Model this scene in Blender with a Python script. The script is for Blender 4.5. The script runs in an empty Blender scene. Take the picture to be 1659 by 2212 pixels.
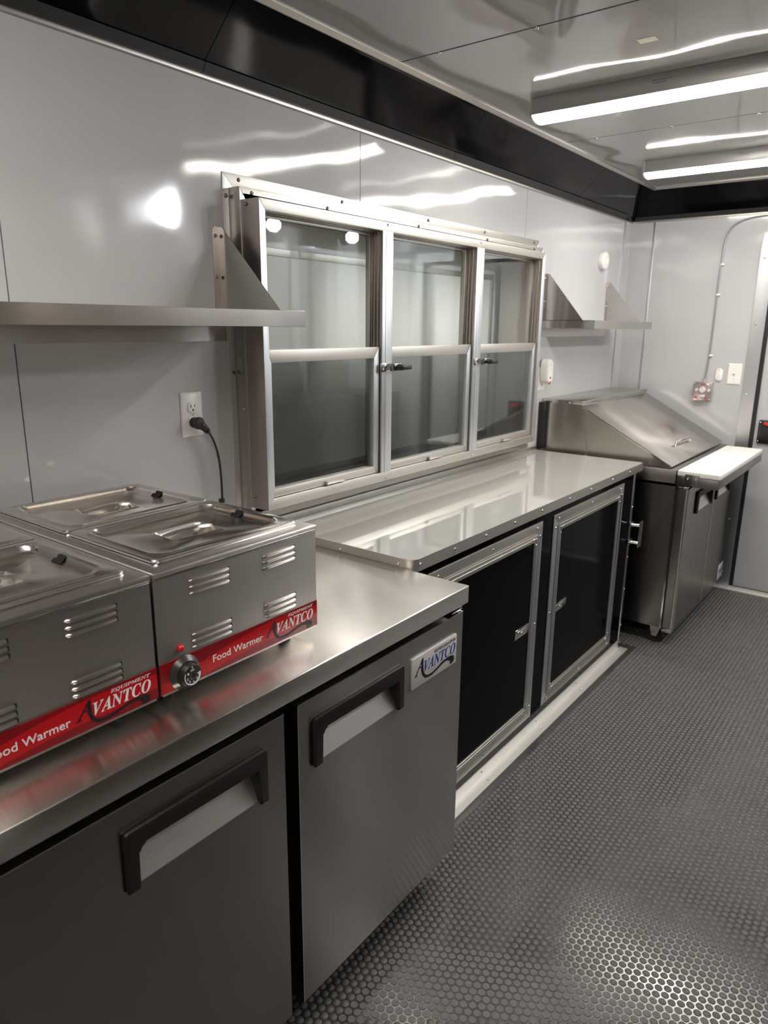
import bpy, bmesh, math, random
import numpy as np
from mathutils import Vector, Matrix

random.seed(4)
S = bpy.context.scene
COL = S.collection

# ------------------------------------------------------------------ camera
cam = bpy.data.cameras.new('camera')
camo = bpy.data.objects.new('camera', cam)
COL.objects.link(camo)
def aim(loc, yaw, pit, rol):
    y, p, r = map(math.radians, (yaw, pit, rol))
    f = Vector((-math.sin(y)*math.cos(p), math.cos(y)*math.cos(p), math.sin(p)))
    rt = Vector((math.cos(y), math.sin(y), 0)); up = rt.cross(f)
    r2 = rt*math.cos(r)+up*math.sin(r); u2 = up*math.cos(r)-rt*math.sin(r)
    m = Matrix((r2, u2, -f)).transposed().to_4x4(); m.translation = Vector(loc)
    return m
camo.matrix_world = aim((1.575, -1.459, 1.491), 37.481, -14.641, 0.549)
cam.sensor_fit = 'HORIZONTAL'
cam.sensor_width = 24.0*1659/1538.4
cam.lens = 24.0
cam.clip_start = .02
cam.dof.use_dof = True
cam.dof.focus_distance = 1.75
cam.dof.aperture_fstop = 24/4.2
S.camera = camo

# ------------------------------------------------------------------ world / exposure
w = bpy.data.worlds.new('world'); S.world = w; w.use_nodes = True
w.node_tree.nodes['Background'].inputs[0].default_value = (.012, .014, .02, 1)
w.node_tree.nodes['Background'].inputs[1].default_value = 1.0
S.view_settings.view_transform = 'Standard'
S.view_settings.look = 'None'
S.view_settings.gamma = 1.0
S.view_settings.use_curve_mapping = False
S.view_settings.exposure = 0.08
TUBE = 45.0        # emission of the ceiling tubes
GLOBE = 330.0       # emission of the hood lamps

# ------------------------------------------------------------------ materials
def mat(name, col=(.5, .5, .5), rough=.5, metal=0., spec=.5, coat=0., coat_rough=.05, emit=None, estr=0.,
        aniso=0., grain=0., grain_dir='y', wave=0., wave_scale=2.5, fine=0., fine_scale=400., mottle=0., mottle_scale=6.):
    m = bpy.data.materials.new(name); m.use_nodes = True
    nt = m.node_tree; N = nt.nodes; L = nt.links
    b = N['Principled BSDF']
    b.inputs['Base Color'].default_value = (*col, 1)
    b.inputs['Roughness'].default_value = rough
    b.inputs['Metallic'].default_value = metal
    b.inputs['Specular IOR Level'].default_value = spec
    if coat:
        b.inputs['Coat Weight'].default_value = coat
        b.inputs['Coat Roughness'].default_value = coat_rough
    if emit:
        b.inputs['Emission Color'].default_value = (*emit, 1)
        b.inputs['Emission Strength'].default_value = estr
    geo = N.new('ShaderNodeNewGeometry')
    last = None
    def bump(height, strength, dist):
        nonlocal last
        bp = N.new('ShaderNodeBump')
        bp.inputs['Strength'].default_value = strength
        bp.inputs['Distance'].default_value = dist
        L.new(height, bp.inputs['Height'])
        if last: L.new(last, bp.inputs['Normal'])
        last = bp.outputs['Normal']
    if aniso:
        sep = N.new('ShaderNodeSeparateXYZ'); L.new(geo.outputs['True Normal'], sep.inputs[0])
        ab = N.new('ShaderNodeMath'); ab.operation = 'ABSOLUTE'; L.new(sep.outputs['Z'], ab.inputs[0])
        iv = N.new('ShaderNodeMath'); iv.operation = 'SUBTRACT'; iv.inputs[0].default_value = 1.; L.new(ab.outputs[0], iv.inputs[1])
        cb = N.new('ShaderNodeCombineXYZ'); L.new(ab.outputs[0], cb.inputs['X']); L.new(iv.outputs[0], cb.inputs['Z'])
        L.new(cb.outputs[0], b.inputs['Tangent'])
        b.inputs['Anisotropic'].default_value = aniso
    if grain:
        mp = N.new('ShaderNodeMapping')
        sc = {'y': (1500, 3, 1500), 'x': (3, 1500, 1500), 'z': (1500, 1500, 3)}[grain_dir]
        grain *= .4
        mp.inputs['Scale'].default_value = sc
        L.new(geo.outputs['Position'], mp.inputs['Vector'])
        nz = N.new('ShaderNodeTexNoise'); nz.inputs['Scale'].default_value = 1.; nz.inputs['Detail'].default_value = 2
        L.new(mp.outputs[0], nz.inputs['Vector'])
        mr = N.new('ShaderNodeMapRange')
        mr.inputs['To Min'].default_value = max(.02, rough-grain); mr.inputs['To Max'].default_value = rough+grain
        L.new(nz.outputs['Fac'], mr.inputs['Value']); L.new(mr.outputs[0], b.inputs['Roughness'])
        mx = N.new('ShaderNodeMapRange')
        mx.inputs['To Min'].default_value = 1-grain*.7; mx.inputs['To Max'].default_value = 1+grain*.7
        L.new(nz.outputs['Fac'], mx.inputs['Value'])
        vm = N.new('ShaderNodeVectorMath'); vm.operation = 'SCALE'; vm.inputs[0].default_value = col
        L.new(mx.outputs[0], vm.inputs['Scale']); L.new(vm.outputs[0], b.inputs['Base Color'])
    if mottle:
        nz = N.new('ShaderNodeTexNoise'); nz.inputs['Scale'].default_value = mottle_scale; nz.inputs['Detail'].default_value = 3
        L.new(geo.outputs['Position'], nz.inputs['Vector'])
        mr = N.new('ShaderNodeMapRange')
        mr.inputs['From Min'].default_value = .3; mr.inputs['From Max'].default_value = .7
        mr.inputs['To Min'].default_value = max(.02, rough-mottle); mr.inputs['To Max'].default_value = rough+mottle
        L.new(nz.outputs['Fac'], mr.inputs['Value'])
        if not grain: L.new(mr.outputs[0], b.inputs['Roughness'])
    if wave:
        nz = N.new('ShaderNodeTexNoise'); nz.inputs['Scale'].default_value = wave_scale; nz.inputs['Detail'].default_value = 1.
        nz.inputs['Roughness'].default_value = .4
        L.new(geo.outputs['Position'], nz.inputs['Vector'])
        bump(nz.outputs['Fac'], 1.0, wave)
    if fine:
        nz = N.new('ShaderNodeTexNoise'); nz.inputs['Scale'].default_value = fine_scale; nz.inputs['Detail'].default_value = 1.
        L.new(geo.outputs['Position'], nz.inputs['Vector'])
        bump(nz.outputs['Fac'], fine, .001)
    if last:
        L.new(last, b.inputs['Normal'])
        if coat: L.new(last, b.inputs['Coat Normal'])
    return m

def glass_mat(name, tint, boost=1.0, rough=.0):
    m = bpy.data.materials.new(name); m.use_nodes = True
    nt = m.node_tree; N = nt.nodes; L = nt.links
    for n in list(N):
        if n.type != 'OUTPUT_MATERIAL': N.remove(n)
    out = [n for n in N if n.type == 'OUTPUT_MATERIAL'][0]
    tr = N.new('ShaderNodeBsdfTransparent'); tr.inputs[0].default_value = (*tint, 1)
    gl = N.new('ShaderNodeBsdfGlossy'); gl.inputs['Roughness'].default_value = rough
    gl.inputs['Color'].default_value = (.95, 1, 1, 1)
    lw = N.new('ShaderNodeLayerWeight'); lw.inputs['Blend'].default_value = .5
    pw = N.new('ShaderNodeMath'); pw.operation = 'POWER'; pw.inputs[1].default_value = 5.; L.new(lw.outputs['Facing'], pw.inputs[0])
    mu = N.new('ShaderNodeMath'); mu.operation = 'MULTIPLY_ADD'; mu.inputs[1].default_value = .96; mu.inputs[2].default_value = .045*boost; mu.use_clamp = True
    L.new(pw.outputs[0], mu.inputs[0])
    mx = N.new('ShaderNodeMixShader')
    L.new(mu.outputs[0], mx.inputs[0]); L.new(tr.outputs[0], mx.inputs[1]); L.new(gl.outputs[0], mx.inputs[2])
    L.new(mx.outputs[0], out.inputs[0])
    return m

M = {}
M['wall'] = mat('wall_grey_gloss', (.47, .47, .475), .07, wave=.011, wave_scale=2.4, fine=.025, fine_scale=500, mottle=.02)
M['ceiling'] = mat('ceiling_grey_gloss', (.40, .395, .385), .06, spec=.7, wave=.012, wave_scale=2.2, mottle=.02)
M['black_gloss'] = mat('soffit_black_gloss', (.002, .002, .003), .08, spec=.15, wave=.004, wave_scale=2.5, mottle=.02)
M['cab_black'] = mat('cabinet_black_gloss', (.0015, .0015, .002), .08, spec=.05, wave=.001, wave_scale=2.5, fine=.03, mottle=.03)
M['alu'] = mat('mill_aluminium', (.60, .575, .53), .44, metal=1, aniso=.4, grain=.10, mottle=.05)
M['alu_v'] = mat('mill_aluminium_upright', (.62, .635, .65), .44, metal=1, grain=.10, grain_dir='z', mottle=.05)
M['alu_shade'] = mat('aluminium_dark_reflection', (.46, .415, .38), .36, metal=1, grain=.08, grain_dir='z')  # same aluminium, its dark reflections painted into the colour
M['alu_dark'] = mat('cabinet_frame_metal', (.55, .56, .56), .28, metal=1, aniso=.3, grain=.08)
M['alu_floor'] = mat('pale_floor_angle', (.80, .78, .74), .42, metal=.75, grain=.08, mottle=.05)
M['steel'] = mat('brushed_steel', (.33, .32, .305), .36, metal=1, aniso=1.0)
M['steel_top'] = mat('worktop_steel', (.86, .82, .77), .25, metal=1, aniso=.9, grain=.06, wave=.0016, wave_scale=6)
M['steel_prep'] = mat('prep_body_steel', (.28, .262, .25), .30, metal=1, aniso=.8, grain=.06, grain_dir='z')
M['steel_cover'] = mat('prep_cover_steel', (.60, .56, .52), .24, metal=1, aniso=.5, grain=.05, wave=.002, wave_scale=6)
M['steel_warm'] = mat('satin_steel', (.70, .665, .63), .34, metal=1, aniso=.8, grain=.05, wave=.0004, wave_scale=9)
M['lid'] = mat('polished_lid_steel', (.78, .735, .69), .20, metal=1, mottle=.03, fine=.03, fine_scale=300)
M['chrome'] = mat('chrome', (.8, .8, .8), .12, metal=1, mottle=.02)
M['screw'] = mat('screw_metal', (.72, .72, .70), .18, metal=1, mottle=.02)
M['screw_dark'] = mat('dark_screw_metal', (.22, .20, .18), .25, metal=1, mottle=.02)
M['counter'] = mat('counter_grey_laminate', (.60, .59, .55), .05, spec=.9, coat=1., coat_rough=.02, wave=.0008, wave_scale=3)
M['black_plastic'] = mat('black_plastic', (.014, .013, .013), .42, fine=.25, fine_scale=900)
M['black_rubber'] = mat('black_rubber', (.010, .010, .010), .5, mottle=.05)
M['void'] = mat('dark_gap', (.004, .004, .004), .7, mottle=.05)
M['white_plastic'] = mat('white_plastic', (.78, .76, .72), .32, mottle=.04)
M['white_board'] = mat('white_cutting_board', (.86, .83, .78), .42, fine=.08, fine_scale=300, mottle=.05)
M['floor_base'] = mat('rubber_floor_base', (.055, .053, .051), .18, spec=.9, mottle=.06, mottle_scale=5)
M['floor_stud'] = mat('rubber_floor_stud', (.125, .119, .114), .34, spec=.9, fine=.9, fine_scale=1100, mottle=.08, mottle_scale=4)
M['red_dark'] = mat('dark_red_print', (.24, .006, .010), .22, coat=.5, mottle=.03)
M['red'] = mat('red_print', (.50, .006, .012), .22, coat=.5, mottle=.03)
M['white_print'] = mat('white_print', (.85, .85, .85), .35, mottle=.03)
M['black_print'] = mat('black_print', (.012, .008, .008), .35, mottle=.03)
M['blue_print'] = mat('blue_print', (.012, .07, .36), .35, mottle=.03)
M['badge'] = mat('badge_face', (.72, .69, .67), .25, coat=.4, mottle=.03)
M['glass'] = glass_mat('window_glass', (.97, .98, .975), 1.2)
M['clear'] = glass_mat('clear_plastic', (.93, .9, .9), 1.6, .05)
M['screen'] = mat('insect_screen', (.05, .05, .05), .6, mottle=.05)
M['hatch'] = mat('hatch_panel_grey', (.86, .87, .85), .35, coat=.3, mottle=.05)
M['tube'] = mat('lit_diffuser', (.9, .9, .9), .3, emit=(1.0, .945, .87), estr=TUBE, mottle=.02)
M['globe'] = mat('lit_globe', (.9, .9, .9), .3, emit=(.90, .965, 1.0), estr=GLOBE, mottle=.02)
M['fixture'] = mat('fixture_grey_metal', (.55, .54, .53), .32, metal=.6, mottle=.04)
M['pilot'] = mat('red_pilot_lens', (.6, .01, .01), .12, emit=(1, .02, .02), estr=.03, mottle=.02)
M['red_plastic'] = mat('red_plastic', (.62, .02, .02), .3, mottle=.04)
M['steel_dark'] = mat('hood_steel', (.22, .20, .185), .30, metal=1, aniso=.4, grain=.06)
M['conduit'] = mat('grey_conduit', (.30, .29, .29), .4, metal=.4, mottle=.04)
M['sticker'] = mat('paper_sticker', (.75, .73, .55), .6, mottle=.05)
M['appliance_black'] = mat('black_enamel', (.012, .011, .010), .28, mottle=.03)
M['caster'] = mat('caster_fork_zinc', (.66, .66, .66), .3, metal=1, mottle=.05)
def brushed(m, col, r, a, diffuse=.0):
    """swap the principled lobe for a strongly stretched brushed-metal lobe, keeping tangent and bump"""
    nt = m.node_tree; N = nt.nodes; L = nt.links
    out = [n for n in N if n.type == 'OUTPUT_MATERIAL'][0]; b = N['Principled BSDF']
    g_ = N.new('ShaderNodeBsdfAnisotropic'); g_.distribution = 'GGX'
    g_.inputs['Color'].default_value = (*col, 1); g_.inputs['Roughness'].default_value = r; g_.inputs['Anisotropy'].default_value = a
    for k in ('Tangent', 'Normal'):
        if b.inputs[k].links: L.new(b.inputs[k].links[0].from_socket, g_.inputs[k])
    mx = N.new('ShaderNodeMixShader'); mx.inputs[0].default_value = .93
    L.new(b.outputs[0], mx.inputs[1]); L.new(g_.outputs[0], mx.inputs[2]); L.new(mx.outputs[0], out.inputs[0])
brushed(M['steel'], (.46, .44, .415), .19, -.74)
# screen as a half-open mesh: see-through share stands for the open weave
def screen_mat():
    m = M['screen']; nt = m.node_tree; N = nt.nodes; L = nt.links
    out = [n for n in N if n.type == 'OUTPUT_MATERIAL'][0]; b = N['Principled BSDF']
    tr = N.new('ShaderNodeBsdfTransparent'); mx = N.new('ShaderNodeMixShader'); mx.inputs[0].default_value = .42
    L.new(tr.outputs[0], mx.inputs[1]); L.new(b.outputs[0], mx.inputs[2]); L.new(mx.outputs[0], out.inputs[0])
screen_mat()

# ------------------------------------------------------------------ helpers
def root_loc(o):
    while o.parent: o = o.parent
    return Vector(o['_b']) if '_b' in o else o.location
def tag(o, label=None, cat=None, group=None, kind=None):
    if label: o['label'] = label
    if cat: o['category'] = cat
    if group: o['group'] = group
    if kind: o['kind'] = kind
    return o
def empty(name, loc, label=None, cat=None, group=None, kind=None):
    o = bpy.data.objects.new(name, None); o.empty_display_size = .05
    COL.objects.link(o); o.location = loc
    return tag(o, label, cat, group, kind)

class MB:
    """collects shapes in world coordinates"""
    def __init__(s): s.bm = bmesh.new()
    def _mi(s, fs, mi):
        if mi:
            for f in fs: f.material_index = mi
    def box(s, x0, x1, y0, y1, z0, z1, bev=0, seg=2, mi=0):
        bm = s.bm
        vs = [bm.verts.new((x, y, z)) for x in (x0, x1) for y in (y0, y1) for z in (z0, z1)]
        q = [(0, 1, 3, 2), (4, 6, 7, 5), (0, 4, 5, 1), (2, 3, 7, 6), (0, 2, 6, 4), (1, 5, 7, 3)]
        fs = [bm.faces.new([vs[i] for i in f]) for f in q]
        s._mi(fs, mi)
        if bev:
            es = set(e for f in fs for e in f.edges)
            bmesh.ops.bevel(bm, geom=list(es), offset=bev, segments=seg, profile=.5, affect='EDGES')
        return s
    def prism(s, pts, axis, a, b, bev=0, mi=0):
        """pts 2D polygon in the plane normal to axis ('x': (y,z), 'y': (x,z), 'z': (x,y))"""
        def P(p, t):
            return {'x': (t, p[0], p[1]), 'y': (p[0], t, p[1]), 'z': (p[0], p[1], t)}[axis]
        A = [s.bm.verts.new(P(p, a)) for p in pts]; B = [s.bm.verts.new(P(p, b)) for p in pts]
        n = len(pts)
        fs = [s.bm.faces.new(A[::-1]), s.bm.faces.new(B)]
        fs += [s.bm.faces.new((A[i], A[(i+1) % n], B[(i+1) % n], B[i])) for i in range(n)]
        s._mi(fs, mi)
        if bev:
            es = set(e for f in fs[:2] for e in f.edges)
            bmesh.ops.bevel(s.bm, geom=list(es), offset=bev, segments=2, profile=.5, affect='EDGES')
        return s
    def cyl(s, p0, p1, r0, r1=None, n=20, mi=0, cap=True):
        r1 = r0 if r1 is None else r1
        p0, p1 = Vector(p0), Vector(p1); d = (p1-p0).normalized()
        u = d.orthogonal().normalized(); v = d.cross(u)
        A = []; B = []
        for i in range(n):
            t = 2*math.pi*i/n; c = u*math.cos(t)+v*math.sin(t)
            A.append(s.bm.verts.new(p0+c*r0)); B.append(s.bm.verts.new(p1+c*r1))
        fs = [s.bm.faces.new((A[i], A[(i+1) % n], B[(i+1) % n], B[i])) for i in range(n)]
        if cap: fs += [s.bm.faces.new(A[::-1]), s.bm.faces.new(B)]
        s._mi(fs, mi)
        return s
    def lathe(s, o, d, prof, n=24, mi=0):
        """prof: list of (radius, distance along d)"""
        o, d = Vector(o), Vector(d).normalized(); u = d.orthogonal().normalized(); v = d.cross(u)
        rings = []
        for r, h in prof:
            if r < 1e-6: rings.append([s.bm.verts.new(o+d*h)]); continue
            rings.append([s.bm.verts.new(o+d*h+(u*math.cos(2*math.pi*i/n)+v*math.sin(2*math.pi*i/n))*r) for i in range(n)])
        fs = []
        for a, b in zip(rings, rings[1:]):
            for i in range(n):
                j = (i+1) % n
                q = [a[0] if len(a) == 1 else a[i], a[0] if len(a) == 1 else a[j], b[0] if len(b) == 1 else b[j], b[0] if len(b) == 1 else b[i]]
                q = list(dict.fromkeys(q))
                if len(q) > 2: fs.append(s.bm.faces.new(q))
        s._mi(fs, mi)
        return s
    def tube(s, path, r, n=12, mi=0, flat=1.0):
        path = [Vector(p) for p in path]; rings = []
        up = None
        for i, p in enumerate(path):
            d = (path[min(i+1, len(path)-1)]-path[max(i-1, 0)]).normalized()
            if up is None: up = d.orthogonal().normalized()
            up = (up-d*up.dot(d)).normalized(); v = d.cross(up)
            rr = r[i] if isinstance(r, (list, tuple)) else r
            rings.append([s.bm.verts.new(p+(up*math.cos(2*math.pi*k/n)*flat+v*math.sin(2*math.pi*k/n))*rr) for k in range(n)])
        fs = []
        for a, b in zip(rings, rings[1:]):
            fs += [s.bm.faces.new((a[k], a[(k+1) % n], b[(k+1) % n], b[k])) for k in range(n)]
        fs += [s.bm.faces.new(rings[0][::-1]), s.bm.faces.new(rings[-1])]
        s._mi(fs, mi)
        return s
    def loft(s, rings, cap0=True, cap1=True, mi=0):
        R = [[s.bm.verts.new(p) for p in r] for r in rings]; n = len(R[0]); fs = []
        for a, b in zip(R, R[1:]):
            fs += [s.bm.faces.new((a[k], a[(k+1) % n], b[(k+1) % n], b[k])) for k in range(n)]
        if cap0: fs.append(s.bm.faces.new(R[0][::-1]))
        if cap1: fs.append(s.bm.faces.new(R[-1]))
        s._mi(fs, mi)
        return s
    def faces(s, pts, polys, mi=0):
        V = [s.bm.verts.new(p) for p in pts]
        s._mi([s.bm.faces.new([V[i] for i in f]) for f in polys], mi)
        return s
    def build(s, name, m, parent=None, smooth=True, **kw):
        bmesh.ops.recalc_face_normals(s.bm, faces=s.bm.faces[:])
        me = bpy.data.meshes.new(name)
        if parent is not None:
            s.bm.transform(Matrix.Translation(-root_loc(parent)))
        s.bm.to_mesh(me); s.bm.free()
        for x in (m if isinstance(m, (list, tuple)) else [m]): me.materials.append(x)
        if smooth:
            me.shade_smooth(); me.set_sharp_from_angle(angle=math.radians(34))
        o = bpy.data.objects.new(name, me); COL.objects.link(o)
        if parent is not None: o.parent = parent
        return tag(o, **kw)
def top_mesh(mb, name, m, loc, **kw):
    """a thing that is one mesh, with its origin at loc"""
    mb.bm.transform(Matrix.Translation(-Vector(loc)))
    o = mb.build(name, m, **kw); o.location = loc
    return o
def copy_tree(o, parent=None):
    c = o.copy(); COL.objects.link(c)
    if parent is not None: c.parent = parent
    for ch in list(o.children): copy_tree(ch, c)
    return c

def rrect(x0, x1, y0, y1, z, r, n=5):
    pts = []
    for cx, cy, a in ((x1-r, y1-r, 0), (x0+r, y1-r, 90), (x0+r, y0+r, 180), (x1-r, y0+r, 270)):
        for i in range(n+1):
            t = math.radians(a+90*i/n); pts.append((cx+r*math.cos(t), cy+r*math.sin(t), z))
    return pts

# screws: one shared domed head mesh per direction and material
_sc = {}
def screw_mesh(d, r, m):
    k = (d, r, m)
    if k not in _sc:
        b = MB(); b.lathe((0, 0, 0), {'x': (1, 0, 0), 'y': (0, -1, 0), 'z': (0, 0, 1), 'd': (0, 0, -1)}[d],
                          [(r, 0), (r, r*.25), (r*.8, r*.6), (r*.42, r*.8), (r*.36, r*.45), (0, r*.42)], n=10)
        me = bpy.data.meshes.new('screw'); b.bm.to_mesh(me); b.bm.free(); me.materials.append(M[m])
        me.shade_smooth(); _sc[k] = me
    return _sc[k]
def screws(parent, pts, d='x', r=.0045, m='screw'):
    rl = root_loc(parent)
    for p in pts:
        o = bpy.data.objects.new('screw', screw_mesh(d, r, m)); COL.objects.link(o)
        o.parent = parent; o.location = Vector(p)-rl

BI = lambda s: ''.join(chr(0x1D468+ord(c)-65) for c in s)      # serif bold italic capitals
IT = lambda s: ''.join(chr(0x1D434+ord(c)-65) for c in s)      # serif italic capitals
def text_on_x(txt, parent, name, m, x, y0, y1, z0, z1, shear=0., ext=.0004, keep=False):
    """flat lettering on a face looking towards +x, fitted to the given rectangle"""
    c = bpy.data.curves.new(name, 'FONT'); c.body = txt; c.resolution_u = 4
    c.extrude = 0
    t = bpy.data.objects.new(name, c); COL.objects.link(t)
    bpy.context.view_layer.update()
    me = bpy.data.meshes.new_from_object(t.evaluated_get(bpy.context.evaluated_depsgraph_get()))
    bpy.data.objects.remove(t)
    if len(me.vertices) == 0: return None
    xs = [v.co.x for v in me.vertices]; ys = [v.co.y for v in me.vertices]
    ax, bx, ay, by = min(xs), max(xs), min(ys), max(ys)
    rl = root_loc(parent)
    for v in me.vertices:
        yy = (v.co.y-ay)/(by-ay); xx = (v.co.x-ax)/(bx-ax)
        z = z0+yy*(z1-z0); y = y0+xx*(y1-y0-shear*(z1-z0))+shear*(z-z0)
        v.co = Vector((x, y, z))-rl
    bm = bmesh.new(); bm.from_mesh(me)
    r = bmesh.ops.extrude_face_region(bm, geom=bm.faces[:])
    bmesh.ops.translate(bm, verts=[v for v in r['geom'] if isinstance(v, bmesh.types.BMVert)], vec=(ext, 0, 0))
    bmesh.ops.recalc_face_normals(bm, faces=bm.faces[:])
    bm.to_mesh(me); bm.free()
    me.materials.clear(); me.materials.append(m)
    o = bpy.data.objects.new(name, me); COL.objects.link(o); o.parent = parent
    return o

def logo(parent, x, y0, z0, W, H, word_mat, top_word, top_mat):
    """the maker's mark: big A with a swash under the word"""
    P = lambda u, v: (y0+u*W, z0+v*H)
    sw = [(.227, .908), (.184, .7625), (.184, .49), (.214, .303), (.268, .171), (.332, .125), (.423, .113), (.532, .168), (.641, .245),
          (.732, .284), (.80, .255), (.823, .216), (.855, .160), (.841, .097), (.875, .060), (.905, .068), (.935, .115), (.945, .174), (.941, .266),
          (.910, .33), (.868, .352), (.777, .369), (.659, .34), (.532, .238), (.423, .19), (.323, .208), (.268, .294), (.236, .432), (.227, .657)]
    b = MB()
    b.prism([P(*p) for p in sw], 'x', x, x+.0006)
    b.prism([P(*p) for p in [(.036, .384), (.105, .39), (.105, .41), (.085, .415), (.135, .60), (.184, .60), (.184, .635), (.145, .635), (.215, .87), (.205, .88), (.065, .42), (.036, .40)]], 'x', x, x+.0006)
    b.build('printed_swash', M['black_print'], parent, smooth=False)
    y, z = P(.25, .385); y2, z2 = P(.968, .75)
    text_on_x(BI('VANTCO'), parent, 'lettering', word_mat, x+.0001, y, y2, z, z2)
    y, z = P(.465, .80); y2, z2 = P(.968, .915)
    text_on_x(IT(top_word), parent, 'lettering', top_mat, x+.0001, y, y2, z, z2)

# ================================================================== STRUCTURE
YF, YB = -3.0, 2.953      # front / back wall
XR = 2.36
ZS, ZC = 2.091, 2.235     # wall top, ceiling
# ---- floor
fl = MB().box(-.1, XR+.1, YF-.1, YB+.1, -.06, 0).build('floor', M['floor_base'], None, smooth=False)
tag(fl, 'dark grey studded rubber floor with raised round coins', 'floor', kind='structure')
def stud_field():
    p = .0205; r = .0091; h = .0011; n = 12
    pts = []
    nx = int((XR-.56)/(p*.866)); ny = int((YB-.0-(-1.0))/p)
    for i in range(nx+1):
        for j in range(ny+1):
            x = .62+.006+i*p*.866; y = -1.0+j*p+(p/2 if i % 2 else 0)
            if x < XR-.01 and y < YB-.05: pts.append((x, y))
    # extra studs in the gap under the prep unit and under the work fridge
    for i in range(1, 30):
        for j in range(ny+1):
            x = .626-i*p*.866; y = -1.0+j*p+(p/2 if i % 2 else 0)
            if x > .03 and (y < -.02 or y > 1.80) and y < YB-.05: pts.append((x, y))
    C = Vector((1.575, -1.459, 1.491)); mw = camo.matrix_world.inverted()
    def vis(q):
        v = mw @ Vector((q[0], q[1], 0)); px = -v.x/v.z*1538.4; py = -v.y/v.z*1538.4
        return abs(px) < 825 and abs(py) < 1100 and not (q[0] < .74 and q[1] < .0)
    pts.sort(key=lambda q: ((Vector((q[0], q[1], 0))-C).length_squared, ))
    near = []; rest = []
    for q in pts:
        if len(near) < 290 and vis(q): near.append(q)
        else: rest.append(q)
    tmpl = [(0, 0)]
    ang = [2*math.pi*k/n for k in range(n)]
    V = [(r*math.cos(a), r*math.sin(a), -.0002) for a in ang]+[(.93*r*math.cos(a), .93*r*math.sin(a), h) for a in ang]
    F = [list(range(n, 2*n))]+[[k, (k+1) % n, n+(k+1) % n, n+k] for k in range(n)]
    me = bpy.data.meshes.new('coin_stud'); me.from_pydata(V, [], F); me.materials.append(M['floor_stud'])
    for q in near:
        o = bpy.data.objects.new('coin_stud', me); COL.objects.link(o); o.parent = fl; o.location = (q[0], q[1], 0)
    A = np.array(V); Q = np.array([(a, b, 0) for a, b in rest]); NV = len(V)
    co = (Q[:, None, :]+A[None]).reshape(-1, 3)
    lt = np.concatenate([np.array(f) for f in F]); tot = np.array([len(f) for f in F])
    k = len(rest)
    loops = (lt[None]+np.arange(k)[:, None]*NV).ravel(); totals = np.tile(tot, k); starts = np.concatenate([[0], np.cumsum(totals)[:-1]])
    m2 = bpy.data.meshes.new('coin_studs')
    m2.vertices.add(len(co)); m2.vertices.foreach_set('co', co.ravel())
    m2.loops.add(len(loops)); m2.loops.foreach_set('vertex_index', loops.astype(np.int32))
    m2.polygons.add(len(totals)); m2.polygons.foreach_set('loop_start', starts.astype(np.int32)); m2.polygons.foreach_set('loop_total', totals.astype(np.int32))
    m2.update(calc_edges=True); m2.validate(); m2.materials.append(M['floor_stud'])
    o = bpy.data.objects.new('coin_stud_field', m2); COL.objects.link(o); o.parent = fl; o['kind'] = 'stuff'
stud_field()

# ---- left wall: core + glossy panels with recessed joints
OY0, OY1, OZ0, OZ1 = -.085, 1.60, .955, 1.825          # hole for the serving window
wl = empty('wall_left', (0, 0, 0), 'glossy grey panelled wall carrying the serving window', 'wall', kind='structure')
core = MB()
core.box(-.09, -.006, YF, OY0, 0, ZC+.05); core.box(-.09, -.006, OY1, YB+.1, 0, ZC+.05)
core.box(-.09, -.006, OY0, OY1, 0, OZ0); core.box(-.09, -.006, OY0, OY1, OZ1, ZC+.05)
core.build('wall_core', M['void'], wl, smooth=False)
g = .0015
seams = [YF, -1.867, -.705, .453, 1.614, 2.835]
for a, b in zip(seams, seams[1:]):
    a += g; b -= g
    if a < OY0 < b:
        pts = [(a, 0), (b, 0), (b, OZ0), (OY0, OZ0), (OY0, OZ1), (b, OZ1), (b, ZS), (a, ZS)]
    elif a < OY1 < b:
        pts = [(a, 0), (b, 0), (b, ZS), (a, ZS), (a, OZ1), (OY1, OZ1), (OY1, OZ0), (a, OZ0)]
    else:
        pts = [(a, 0), (b, 0), (b, ZS), (a, ZS)]
    MB().prism(pts, 'x', -.006, 0).build('wall_panel', M['wall'], wl, smooth=False)
# ---- back wall
DX0, DX1, DZ1 = .775, 1.60, 1.93
wb = empty('wall_back', (0, YB, 0), 'glossy grey end wall behind the prep table', 'wall', kind='structure')
MB().prism([(0, 0), (DX0, 0), (DX0, DZ1), (DX1, DZ1), (DX1, 0), (XR, 0), (XR, ZS), (0, ZS)], 'y', YB, YB+.07).build('wall_panel', M['wall'], wb, smooth=False)
MB().box(-.1, XR+.1, YB+.07, YB+.1, 0, ZC+.05).build('wall_core', M['void'], wb, smooth=False)
MB().box(0, XR, YB+.001, YB+.07, ZS, ZC+.05).build('wall_core', M['void'], wb, smooth=False)
wr = MB().box(XR, XR+.08, YF, YB+.1, 0, ZC+.05).build('wall_right', M['wall'], None, smooth=False)
tag(wr, 'glossy grey wall on the cooking side', 'wall', kind='structure')
wf = MB().box(-.1, XR+.1, YF-.08, YF, 0, ZC+.05).build('wall_front', M['wall'], None, smooth=False)
tag(wf, 'glossy grey end wall behind the camera', 'wall', kind='structure')
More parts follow.
